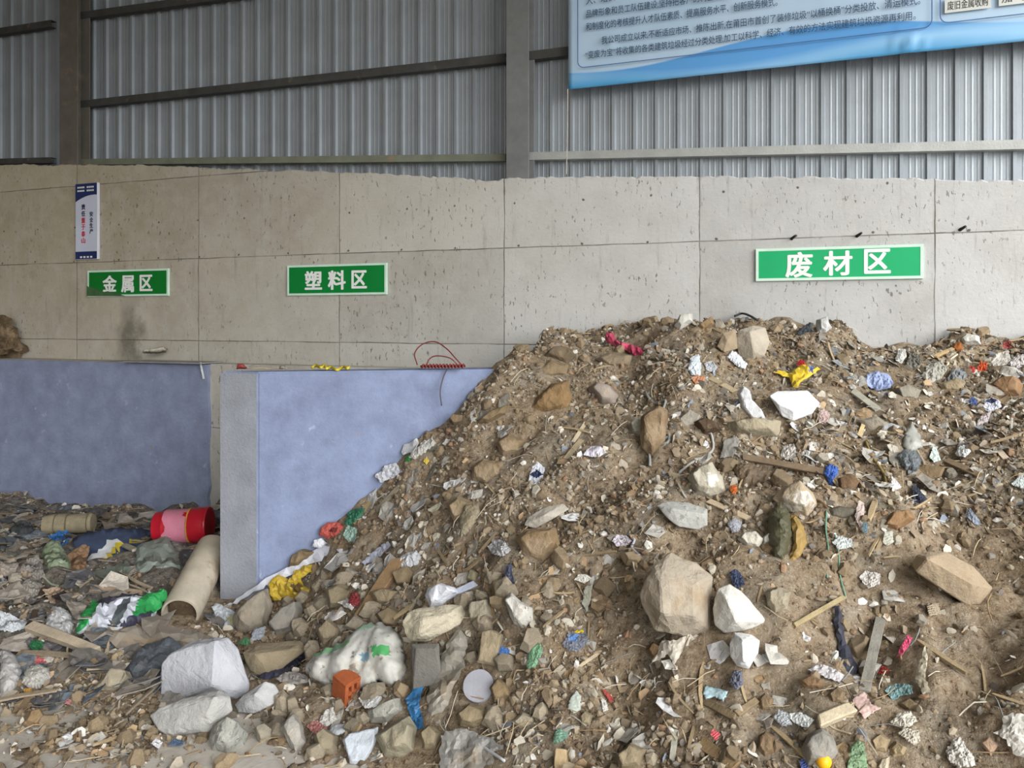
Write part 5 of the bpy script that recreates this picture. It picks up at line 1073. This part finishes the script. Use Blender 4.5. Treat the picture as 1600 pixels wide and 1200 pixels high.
# ------------------------------------------------------------------ timber, boards, rolls
for it in [
 ((1160,716),(1302,742),11,(122,104,84),'long dark wooden plank lying under the blue rag',dict(flat=.5)),
 ((1107,784),(1170,812),9,(186,168,140),'thin pale-edged wooden lath beside the kerb-like block',dict(flat=.5)),
 ((1280,812),(1338,758),12,(132,112,86),'narrow wooden batten reaching down from the brick end',dict(flat=.6)),
 ((1108,592),(1148,614),9,(164,148,120),'short pale batten below the crest scraps',dict(flat=.6)),
 ((895,692),(916,660),6,(186,172,146),'thin splinter of pale timber on the upper slope',dict()),
 ((884,720),(908,690),9,(150,136,110),'weathered grey timber offcut on the upper slope',dict(flat=.5)),
 ((567,968),(626,878),22,(138,112,82),'brown wooden offcut leaning in the rubble',dict(flat=.5)),
 ((1376,968),(1350,1082),15,(136,132,122),'grey board standing on edge beside the black strip',dict(flat=.3)),
 ((48,984),(152,1024),15,(166,152,132),'pale wooden pole lying across the grey waste',dict(name='wooden_pole',flat=.9)),
 ((110,1052),(186,1018),13,(160,152,140),'whitish flat board across the grey waste',dict(flat=.25)),
 ((68,924),(44,992),9,(84,68,54),'dark rotten stick standing in the grey waste',dict(name='wooden_stick',flat=.8)),
 ((140,922),(222,930),11,(150,132,112),'thin brown lath behind the cement bag',dict(flat=.5)),
 ((145,834),(212,862),8,(186,178,160),'cream trim strip crossing the navy printed sheet',dict(name='trim_strip',flat=.5)),
 ((0,856),(24,836),8,(180,172,160),'pale stick at the far border of the waste bed',dict(name='wooden_stick',flat=.7)),
 ((0,905),(38,880),7,(170,160,146),'bleached stick above the net-patterned bag',dict(name='wooden_stick',flat=.7)),
 ((0,942),(30,928),6,(150,140,128),'grey stick beside the net-patterned bag',dict(name='wooden_stick',flat=.7)),
 ((66,1012),(112,1050),6,(146,136,122),'thin grey stick below the pale pole',dict(name='wooden_stick',flat=.7)),
 ((200,818),(245,806),5,(190,186,178),'thin white rod lying behind the red tub',dict(name='metal_rod',flat=.8)),
 ((205,822),(244,814),4,(176,172,160),'second thin rod just in front of the white one',dict(name='metal_rod',flat=.8)),
 ((262,868),(322,852),7,(158,142,120),'brown lath under the red tub',dict(flat=.5)),
 ((240,968),(268,985),8,(138,122,106),'brown stick below the cardboard tube mouth',dict(name='wooden_stick',flat=.7)),
 ((1276,1134),(1330,1112),17,(188,174,148),'grey cardboard roll lying at the bottom of the slope',dict(name='cardboard_roll',cat='roll',flat=.9)),
 ((1240,980),(1318,935),7,(164,148,112),'long dry reed across the lower slope',dict(name='dry_reed',flat=.8)),
 ((1050,1190),(1056,1142),9,(168,164,150),'upright pale splinter at the bottom middle',dict(name='wooden_splinter')),
 ((1128,1148),(1166,1156),9,(150,138,126),'brown flat splinter at the bottom middle',dict(name='wooden_splinter')),
 ((1106,1100),(1150,1124),12,(120,104,80),'dark batten under the pale blue bowl shard',dict(flat=.5)),
 ((1150,1118),(1182,1096),10,(136,118,92),'brown batten crossing near the pale blue bowl shard',dict(flat=.5)),
 ((1096,1162),(1150,1200),20,(138,116,84),'curved brown board at the bottom of the slope',dict(flat=.25)),
 ((905,1042),(940,1018),5,(196,180,150),'thin yellow splinter near the grey crumpled wrapper',dict(name='wooden_splinter')),
 ((826,1082),(860,1072),4,(196,176,142),'short yellow splinter under the green leaf-like scrap',dict(name='wooden_splinter')),
 ((690,938),(744,912),11,(196,202,220),'pale corrugated plastic strip crossing the cream chunk',dict(name='plastic_strip',cat='scrap',flat=.25)),
 ((612,802),(648,786),6,(160,150,128),'short pale lath on the near shoulder',dict()),
 ((590,800),(625,762),8,(132,122,104),'pair-thick grey batten on the near edge of the heap',dict(flat=.6)),
 ((560,808),(580,786),7,(150,132,96),'yellowish batten end on the near edge of the heap',dict(flat=.6)),
 ((1480,722),(1536,748),10,(150,130,104),'brown batten half buried above the bare slope',dict(flat=.5)),
 ((1556,700),(1572,718),9,(206,190,168),'short pale peg above the bare slope',dict(name='wooden_peg')),
 ((1332,612),(1372,642),11,(176,172,158),'pale board end below the light blue bag',dict(flat=.3)),
 ((1210,700),(1160,690),6,(140,122,96),'thin brown lath above the dark plank',dict()),
 ((1352,656),(1342,682),6,(214,190,140),'yellow splinter standing above the blue rag',dict(name='wooden_splinter')),
 ((1460,560),(1495,545),6,(176,150,110),'straw-coloured stick on the far shoulder',dict(name='wooden_stick',flat=.7)),
 ((1535,612),(1560,630),8,(160,140,112),'short brown batten on the far shoulder',dict(flat=.6)),
 ((640,955),(660,925),5,(170,158,134),'thin splinter beside the bright foam lump',dict(name='wooden_splinter')),
 ((770,965),(775,905),8,(128,106,76),'brown upright batten beside the white plaster lump',dict(flat=.5)),
 ((716,900),(728,860),6,(140,116,84),'brown stick above the greenish egg-shaped stone',dict(name='wooden_stick',flat=.7)),
 ((750,890),(763,925),6,(138,116,86),'curved brown stick beside the greenish egg-shaped stone',dict(name='wooden_stick',flat=.7)),
]:
    stick(it[0], it[1], it[2], it[3], it[4], **dict(it[5]))

# ------------------------------------------------------------------ cords, wires, straps
for it in [
 ([(1008,614),(1022,632),(1040,628),(1036,648),(1046,690),(1018,700),(1016,730)],2.2,(150,150,146),'grey plastic strap snaking past the big brown clod',dict()),
 ([(1060,742),(1080,726),(1100,716),(1114,704),(1112,682),(1106,676)],2.2,(172,170,164),'pale strap curling above the mottled cream boulder',dict()),
 ([(1062,742),(1058,752),(1066,770),(1072,780)],1.8,(166,162,152),'thin grey wire at the mottled boulder side',dict()),
 ([(1148,503),(1160,499),(1172,503),(1184,510)],1.8,(50,54,58),'dark cable arching over the crest',dict(lift=.05)),
 ([(1291,800),(1290,830),(1294,862),(1292,905)],1.4,(98,138,120),'green twine hanging down the slope, nearer the olive sack',dict()),
 ([(1304,838),(1310,866),(1312,900),(1322,938)],1.4,(110,148,128),'green twine hanging down the slope, nearer the frosted scrap',dict()),
 ([(1352,692),(1362,715),(1376,735),(1382,748),(1386,766)],2.2,(134,116,66),'yellow-brown rope winding down past the white paper scrap',dict()),
 ([(700,1160),(722,1170),(750,1192)],2.2,(196,196,198),'white cord on the tangled clear film',dict()),
 ([(742,1150),(756,1168),(790,1192)],2.2,(190,192,196),'pale ribbon cord crossing the tangled clear film',dict()),
 ([(956,850),(990,838),(1010,822)],1.5,(88,84,78),'dark wire below the kerb-like block',dict()),
 ([(984,838),(992,846),(988,858),(1000,870)],2.2,(176,176,188),'small lilac plastic hoop below the kerb-like block',dict()),
 ([(1400,680),(1420,690),(1440,720),(1446,738)],2.4,(150,140,124),'beige strap around the crushed clear carton',dict()),
 ([(1330,1150),(1305,1142),(1290,1132)],1.6,(160,146,120),'thin straw cord behind the cardboard roll',dict()),
 ([(1210,660),(1216,672),(1208,682),(1196,678)],1.6,(182,176,166),'pale string at the buff lump',dict()),
 ([(1478,580),(1484,566),(1496,556)],1.6,(212,198,170),'cream strap on the far shoulder',dict()),
 ([(1600,645),(1585,650),(1580,664),(1582,690)],2.6,(176,170,158),'grey hose end at the far side of the heap',dict()),
 ([(300,955),(318,935),(322,928),(305,915)],1.3,(150,146,130),'thin wire lying over the cardboard tube',dict(lift=.1)),
 ([(286,925),(296,945),(300,968)],1.3,(122,160,130),'thin green wire over the mouth of the cardboard tube',dict(lift=.1)),
 ([(292,890),(310,868),(316,850),(326,836)],1.6,(176,164,140),'pale bent reed beside the cardboard tube',dict(lift=.05)),
 ([(64,900),(70,906),(80,915),(92,918)],1.6,(150,160,140),'green-grey string below the pale green bag',dict()),
 ([(140,815),(146,822),(146,838),(140,842)],1.4,(176,168,150),'loose loop of string at the end of the rolled cloth',dict(lift=.03)),
 ([(1030,935-330),(1045,600),(1052,610)],1.3,(170,160,140),'short pale wire under the crest bags',dict()),
]:
    cord(it[0], it[1], it[2], it[3], **dict(it[4]))
# red wire loops, yellow rope and oddments on the ledge and the divider top
dd = dY(690, 6.69)
LD = (DB[:2]-CAM[:2])
def dtop(px):   # depth of the divider top at a column
    return float((CAM[2]-ZD)*FPX/(578-HZ))
dv = 6.0
cord([(652,570,dv),(648,552,dv+.05),(660,538,dv+.1),(680,534,dv+.1),(698,545,dv+.05),(712,560,dv),(724,573,dv)], 1.0, (118,48,44), 'thin red wire loop rising above the divider top', name='wire_loop')
cord([(664,574,dv),(672,560,dv+.04),(684,556,dv+.04),(704,560,dv),(716,572,dv)], 1.0, (124,50,46), 'smaller red wire loop inside the taller one', name='wire_loop')
Pts = []
for i in range(40):
    t = i/39; Pts.append((658+68*t, 572+2.5*math.sin(i*2.1), 5.98+.05*math.cos(i*2.1)))
cord(Pts, 1.6, (132,48,44), 'coil of twisted red wire lying on the divider top', name='wire_coil')
cord([(698,578,5.98),(692,592,5.95),(688,612,5.93),(690,634,5.93)], 1.1, (90,84,92), 'thin dark wire hanging down the face of the divider', name='wire')
Pts = [(488+56*t+3*math.sin(t*9), 574-2*math.sin(t*25)-2*math.sin(t*7), 5.93+.06*math.sin(t*25)) for t in np.linspace(0, 1, 26)]
cord(Pts, 2.4, (206,186,60), 'yellow rope lying in a tangle on the divider top', name='rope')
sheet("369,578 372,570 380,570 388,578", (150,52,50), 'dark red bottle-cap scrap on the divider corner', d=5.88, dome=.5, dust=0, lean=.2)
sheet("388,578 396,574 420,575 445,573 452,578", (150,142,124), 'dusty mortar crumbs and film on the divider top', d=5.92, dome=.3, dust=.4, lean=.2)
sheet("220,553 226,547 240,546 254,542 262,546 260,551 248,553", (176,170,150), 'pale rolled sack lying on the ledge near the soot stain', d=dY(240, 6.66), dome=.6, dust=.2, lean=.15, name='rolled_sack', cat='sack')
chunk("-14,500 2,499 14,508 26,522 40,540 36,550 10,552 -14,552", (112,94,70), 'brown pile of straw and soil on the ledge at the dim end', d=dY(10, 6.66), th=.9, rough=.34, name='soil_clump', cat='soil', dust=.4, var=.4)
# a thin cement board overhanging the bay ledge
pa = onY(197, 561, 6.44); pb = onY(318, 565, 6.44)
o = box('cement_board', pa[0], pb[0], 6.40, 6.74, 1.74, 1.752, M((150,150,150), dust=.3), bevel=.002, loc=((pa[0]+pb[0])/2, 6.6, 1.745)); tag(o, 'thin grey board overhanging the ledge above the blue bay wall', 'board')
p = onY(313, 566, 6.47); q = onY(318, 592, 6.485); V, F = tubegeo([p, q], .012, 8); tag(link('pipe_stub', V, F, M((196,198,200))), 'short white pipe stub hanging at the top corner of the bay wall', 'pipe')
sheet("272,572 276,566 284,568 282,574", (50,48,46), 'tiny black scrap caught at the foot of the blue bay wall', d=8.0, dust=0) if False else None

# ------------------------------------------------------------------ special pieces
# red plastic tub lying on its side
d_ = G(285, 846)[1]; k = d_/FPX; a = at(243, 824, d_+.02); b_ = at(328, 819, d_+.05)
r = empty('paint_tub', (a+b_)/2-np.array([0, 0, 26*k]), 'red plastic tub with a pink label lying on its side in the bay', 'tub')
RED = M((176, 28, 44), rough=.4, var=.12, scale=7, bump=.1)
R_ = 26*k
lathe('body', a, b_, [(0, R_*.80), (.02, R_*.88), (.18, R_*.93), (.20, R_*.99), (.66, R_*1.0), (.68, R_*1.04), (.95, R_*1.04), (1, R_*.9)], RED, r, 28, wob=.05)
lathe('label_band', a+(b_-a)*.21, a+(b_-a)*.64, [(0, R_*1.008), (.5, R_*1.014), (1, R_*1.012)], M((190, 118, 138), rough=.5, var=.08, dust=.05), r, 28, wob=.05)
lathe('yellow_stripe', a+(b_-a)*.645, a+(b_-a)*.672, [(0, R_*1.035), (1, R_*1.035)], M((186, 140, 56), rough=.5), r, 28, wob=.05)
lathe('rim', a+(b_-a)*.95, a+(b_-a)*1.0, [(0, R_*1.06), (.5, R_*1.08), (1, R_*1.04)], RED, r, 28, wob=.05)
# rolled cloth against the bay wall
d_ = G(105, 833)[1]; k = d_/FPX; a = at(70, 821, d_); b_ = at(146, 816, d_+.05)
r = empty('rolled_mat', (a+b_)/2-np.array([0, 0, 16*k]), 'dusty rolled mat tied with string against the blue bay wall', 'roll')
lathe('roll', a, b_, [(0, 6*k), (.005, 14*k), (.2, 16*k), (.25, 15*k), (.45, 16*k), (.5, 14.6*k), (.7, 15.5*k), (.95, 15*k), (1, 13*k)], M((146, 136, 112), rough=.9, var=.25, dust=.35), r, 22, wob=.14)
for u in (.26, .5, .93):
    lathe('tie', a+(b_-a)*(u-.012), a+(b_-a)*(u+.012), [(0, 16*k), (.5, 16.8*k), (1, 16*k)], M((110, 100, 80)), r, 20, wob=.1)
# cardboard tube leaning on the divider
a = at(281, 960, 5.42); b_ = at(333, 858, 6.22); k = 5.65/FPX
keep(PX('252,980 258,955 300,870 338,845 340,940 325,975 285,985')); keep(PX('241,795 330,793 330,852 241,852')); keep(PX('68,803 148,803 148,836 68,836')); keep(PX('725,1050 775,1050 775,1100 725,1100'))
tube_mat = M((186, 176, 158), rough=.85, var=.14, scale=6, dust=.3, spots=((110, 92, 66), 5, .66))
r = empty('cardboard_tube', a-np.array([0, 0, 26*k]), 'thick pale cardboard tube lying beside the divider, its dirty mouth open', 'tube')
lathe('shell', a, b_, [(.3, 25*k), (.02, 23*k), (0, 24*k), (0, 27*k), (.02, 28*k), (.5, 29*k), (1, 28*k)], tube_mat, r, 32, wob=.03)
lathe('mouth_soil', a+(b_-a)*.05, a+(b_-a)*.28, [(0, 10*k), (.1, 20*k), (1, 24*k)], M((92, 76, 58), var=.35), r, 20, wob=.2)
# orange hollow brick
P, d_ = G(541, 1092); k = d_/FPX; P = P+np.array([0, 0, 17*k])
r = empty('hollow_brick', P-np.array([0, 0, 18*k]), 'broken orange hollow clay brick in front of the white woven sack', 'brick')
def hollow_brick():
    OR = M((158, 84, 48), rough=.9, var=.2, scale=14, dust=.15, bump=.5)
    w_, h, l = 30*k, 40*k, 32*k; t = 7*k; bm = bmesh.new()
    def bx(x0, x1, y0, y1, z0, z1):
        vs = [bm.verts.new(v) for v in boxv(x0, x1, y0, y1, z0, z1)]
        for f in BOXF: bm.faces.new([vs[i] for i in f])
    bx(0, l, 0, w_, 0, t); bx(0, l, 0, w_, h-t, h); bx(0, l, 0, t, t, h-t); bx(0, l, w_-t, w_, t, h-t)
    bx(0, l, t, w_-t, h*.40, h*.40+t*.7); bx(0, l, w_*.5-t*.35, w_*.5+t*.35, t, h-t)
    bx(0, l*.66, t, w_-t, t, h-t)
    bmesh.ops.recalc_face_normals(bm, faces=bm.faces)
    bmesh.ops.bevel(bm, geom=list(bm.edges), offset=.6*k, segments=1, affect='EDGES')
    for v in bm.verts: v.co -= Vector((l/2, w_/2, h/2))
    me = bpy.data.meshes.new('clay_body'); bm.to_mesh(me); bm.free(); me.materials.append(OR)
    o = bpy.data.objects.new('clay_body', me); COL.objects.link(o); o.parent = r; o.location = (0, 0, 20*k)
    o.rotation_euler = (math.radians(8), math.radians(14), YAW+math.radians(-38))
hollow_brick()
# grey round lid
P, d_ = G(750, 1075); k = d_/FPX; n_l = .5*nrm(P)+.5*(CAM-P)/np.linalg.norm(CAM-P); n_l /= np.linalg.norm(n_l)
r = empty('round_lid', P, 'grey dusty round lid lying on the lower slope', 'lid')
LM = M((156, 156, 164), rough=.6, var=.12, scale=6, dust=.25)
lathe('disc', P+n_l*.012, P+n_l*.034, [(0, 23*k), (.5, 24*k), (1, 23*k), (1, 18*k), (.75, 17*k)], LM, r, 30, wob=.03)
lathe('rim', P+n_l*.030, P+n_l*.044, [(0, 21.5*k), (0, 24.5*k), (1, 24*k), (1, 22*k)], LM, r, 30, wob=.03)
# orange ball
P, d_ = G(1287, 1197); k = d_/FPX
o = lathe('orange_ball', P+np.array([0, 0, -.012]), P+np.array([0, 0, 24*k-.012]), [(.5-.5*math.cos(t), max(.0004, 12*k*math.sin(t))) for t in np.linspace(0, math.pi, 14)], M((242, 180, 34), rough=.35, var=.05, bump=0), None, 20); tag(o, 'glossy orange-yellow ball at the very bottom of the slope', 'ball')
# round white bottle cap on the lower slope
P, d_ = G(962, 1135); k = d_/FPX; n_l = nrm(P); o = lathe('bottle_cap', P, P+n_l*.025, [(0, 8*k), (.8, 8.5*k), (1, 7.5*k), (.9, 6*k)], M((200, 194, 180), rough=.5, dust=.1), None, 20); tag(o, 'round off-white bottle cap on the lower slope', 'cap')
# dark plastic shard on the crest
r_d = G(1255, 522)[1]
sheet("1241,527 1250,514 1264,505 1271,506 1268,513 1273,519 1262,520 1250,526", (70, 76, 82), 'dark grey moulded plastic shard sticking up on the crest', d=r_d, lean=.2, amp=.10, dome=.1, dust=.05, th=.01, name='plastic_shard', cat='shard')
chunk("1466,1200 1468,1196 1475,1198 1478,1206", (190,180,160), 'tiny beige pebble at the bottom edge of the bare slope')

# ------------------------------------------------------------------ countable small pieces: one of each kind, then copies
def mesh_of(o): me = o.data; bpy.data.objects.remove(o); return me
def protos_stone(n, c, seed, flat=.9, rnd=.22, dust=.2):
    out = []; r = random.Random(seed); mat = M(c, rough=.95, var=.2, scale=9, dust=dust, bump=.6, rnd=rnd)
    for i in range(n):
        kk = r.randint(5, 8); ring = [np.array([math.cos(6.283*j/kk)*r.uniform(.75, 1.1), math.sin(6.283*j/kk)*r.uniform(.55, .9), 0]) for j in range(kk)]
        bm, c_ = chunkgeo(ring, np.zeros(3), np.array([0, 0, 1.0]), flat*r.uniform(.9, 1.3), r, r.uniform(.45, .75), .07, cuts=1)
        me = bpy.data.meshes.new('stone'); bm.to_mesh(me); bm.free(); me.materials.append(mat); out.append(me)
    return out
def protos_scrap(n, mats, seed):
    out = []; r = random.Random(seed)
    for i in range(n):
        kk = r.randint(5, 9); ring = [(math.cos(6.283*j/kk)*r.uniform(.45, 1.15), math.sin(6.283*j/kk)*r.uniform(.35, .95)) for j in range(kk)]
        pts_ = [Vector(p) for p in ring]+[Vector((r.uniform(-.6, .6), r.uniform(-.5, .5))) for _ in range(22)]; pts_ = pts_[:kk]+[p for p in pts_[kk:] if inpoly(p.x, p.y, ring)]
        vs, es, fs, *_ = delaunay_2d_cdt(pts_, [(j, (j+1) % kk) for j in range(kk)], [], 1, 1e-4); o_ = Vector((r.random()*40, 2, 1)); V = []; F = []
        for v in vs: V.append((v[0], v[1], .28*noise.noise(Vector((v[0]*1.6, v[1]*1.6, 0))+o_)+.20*abs(noise.noise(Vector((v[0]*4, v[1]*4, 3))+o_))))
        nv = len(V); F = [tuple(f) for f in fs]; V += [(x, y, z-.035) for x, y, z in V]; F += [tuple(nv+i for i in reversed(f)) for f in fs]
        F += [(b0, a0, nv+a0, nv+b0) for a0, b0 in ((j, (j+1) % kk) for j in range(kk))]
        me = bpy.data.meshes.new('scrap'); me.from_pydata(V, [], F); me.materials.append(mats[i % len(mats)]); me.update(); out.append(me)
    return out
def protos_stick(n, c, seed):
    out = []; r = random.Random(seed); mat = M(c, rough=.9, var=.25, scale=14, dust=.2, rnd=.25)
    for i in range(n):
        V = []; F = []; w_ = r.uniform(.05, .12); t = w_*r.uniform(.4, .9); b0 = r.uniform(-.1, .1)
        for j in range(5):
            u = j/4*2-1; y = b0*(1-u*u); f = 1-.5*abs(u)**6
            V += [(u, y-w_*f, -t), (u, y+w_*f, -t*.8), (u+.03, y+w_*f, t), (u-.02, y-w_*f, t*.8)]
        for j in range(4):
            for k_ in range(4): F.append((j*4+k_, j*4+(k_+1) % 4, j*4+4+(k_+1) % 4, j*4+4+k_))
        F += [(3, 2, 1, 0), (16, 17, 18, 19)]; me = bpy.data.meshes.new('stick'); me.from_pydata(V, [], F); me.materials.append(mat); me.update(); out.append(me)
    return out
def place(name, meshes, n, seed, sz, label, cat, group, clump=None, sink=.25, where=None, tilt=.5, floor=True):
    X, Y, Z, px, py, dep = sites(n*(6 if where else 1), seed, clump=clump, floor=floor); r = random.Random(seed+9); src = None; c = 0
    for i in range(len(X)):
        if where and not where(px[i], py[i]): continue
        if c >= n: break
        s = sz[0]*(sz[1]/sz[0])**(r.random()**1.8)
        if src is None: src = bpy.data.objects.new(name, meshes[0]); o = src; tag(o, label, cat, group)
        else: o = src.copy(); o.data = meshes[r.randrange(len(meshes))]
        COL.objects.link(o); P = np.array([X[i], Y[i], Z[i]]); nn = Vector(nrm(P))+Vector((r.uniform(-tilt, tilt), r.uniform(-tilt, tilt), 0))
        q = nn.to_track_quat('Z', 'Y') @ Matrix.Rotation(r.uniform(0, 6.283), 3, 'Z').to_quaternion()
        o.rotation_mode = 'QUATERNION'; o.rotation_quaternion = q; o.scale = (s, s*r.uniform(.8, 1.1), s*r.uniform(.7, 1.1)); o.location = tuple(P+np.array(nrm(P))*s*sink); c += 1
right = lambda x, y: x > 420 or y > 1010
left = lambda x, y: x < 350 and 800 < y < 1110
place('rubble_stone', protos_stone(12, (150, 132, 106), 41), 210, 42, (.026, .075), 'small dusty brown stone lying loose on the soil heap', 'stone', 'small loose brown stones', clump=(.6, 51, .38, .25), where=right)
place('mortar_lump', protos_stone(9, (182, 174, 158), 43, dust=.3), 110, 44, (.022, .07), 'small pale grey mortar lump lying loose in the rubble', 'stone', 'small pale mortar lumps', clump=(.8, 52, .36, .25))
place('plastic_scrap', protos_scrap(12, [M(c, rough=.5, var=.12, dust=.25, rnd=.12) for c in ((196, 192, 184), (176, 172, 164), (206, 206, 206), (158, 150, 138))], 45), 190, 46, (.03, .09), 'small dirty whitish plastic scrap among the rubble of the heap', 'scrap', 'small whitish plastic scraps', clump=(.7, 53, .36, .25), sink=.15, where=right)
place('cardboard_scrap', protos_scrap(8, [M(c, rough=.9, var=.2, dust=.3, rnd=.2) for c in ((158, 134, 102), (136, 116, 90), (172, 152, 122))], 47), 120, 48, (.03, .085), 'small brown scrap of torn cardboard on the soil heap', 'scrap', 'small brown cardboard scraps', clump=(.7, 54, .36, .25), sink=.15, where=right)
place('wood_splinter', protos_stick(8, (166, 146, 114), 49), 150, 50, (.04, .14), 'small loose wood splinter on the soil heap', 'wood', 'small wood splinters', clump=(.8, 55, .36, .25), sink=.12, where=right, tilt=.3)
place('waste_scrap', protos_scrap(12, [M(c, rough=.6, var=.2, dust=.3, rnd=.25) for c in ((140, 132, 122), (112, 108, 104), (84, 84, 88), (168, 160, 150), (126, 112, 96), (96, 104, 112))], 56), 270, 57, (.05, .20), 'crumpled grey-brown waste scrap in the low bed by the bay wall', 'scrap', 'grey waste scraps in the bay', sink=.18, where=left)
place('waste_stick', protos_stick(6, (150, 136, 116), 58), 70, 59, (.06, .22), 'thin weathered stick among the grey waste in the bay', 'wood', 'thin sticks in the bay waste', sink=.2, where=left, tilt=.5)

place('rubble_block', protos_stone(10, (160, 148, 128), 61, flat=1.0, dust=.25), 110, 62, (.05, .105), 'fist-sized angular tan rubble block around the foot of the heap', 'stone', 'fist-sized rubble blocks at the foot', where=lambda x, y: 380 < x < 860 and y > 900, sink=.3)

place('film_shred', protos_scrap(10, [M(c, rough=.5, var=.15, dust=.2, rnd=.15) for c in ((176, 174, 168), (150, 146, 138), (190, 190, 192), (128, 122, 110))], 71), 110, 72, (.04, .12), 'greyish film shred on the shoulder of the heap beside the divider', 'scrap', 'film shreds beside the divider', where=lambda x, y: 460 < x < 800 and 600 < y < 920 and (y-560) > (770-x)*.75-20 and (y-560) < (770-x)*.9+190, sink=.2)
place('debris_shard', protos_scrap(10, [M(c, rough=.8, var=.2, dust=.3, rnd=.2) for c in ((160, 156, 148), (138, 132, 122), (186, 180, 168), (120, 124, 128))], 73), 120, 74, (.035, .10), 'flat grey-beige debris shard strewn over the far shoulder of the heap', 'scrap', 'debris shards on the far shoulder', where=lambda x, y: x > 1280 and y < 760, sink=.2)

# ------------------------------------------------------------------ the uncountable fines
scatter('gravel', 34000, 11, (.007, .034), (.3, .8), island(STONEC), 'fine brown and grey gravel strewn all over the heap', 'gravel', clump=(.5, 21, .30, .4))
scatter('litter_chips', 13000, 13, (.010, .045), (.06, .16), island(CHIPC), 'thin pale chips of plaster, paper and plastic littering the heap', 'litter', clump=(.7, 22, .28, .35))
straws('fibre_litter', 2100, 17, 'straw-thin splinters, wires and fibres tangled all over the heap')
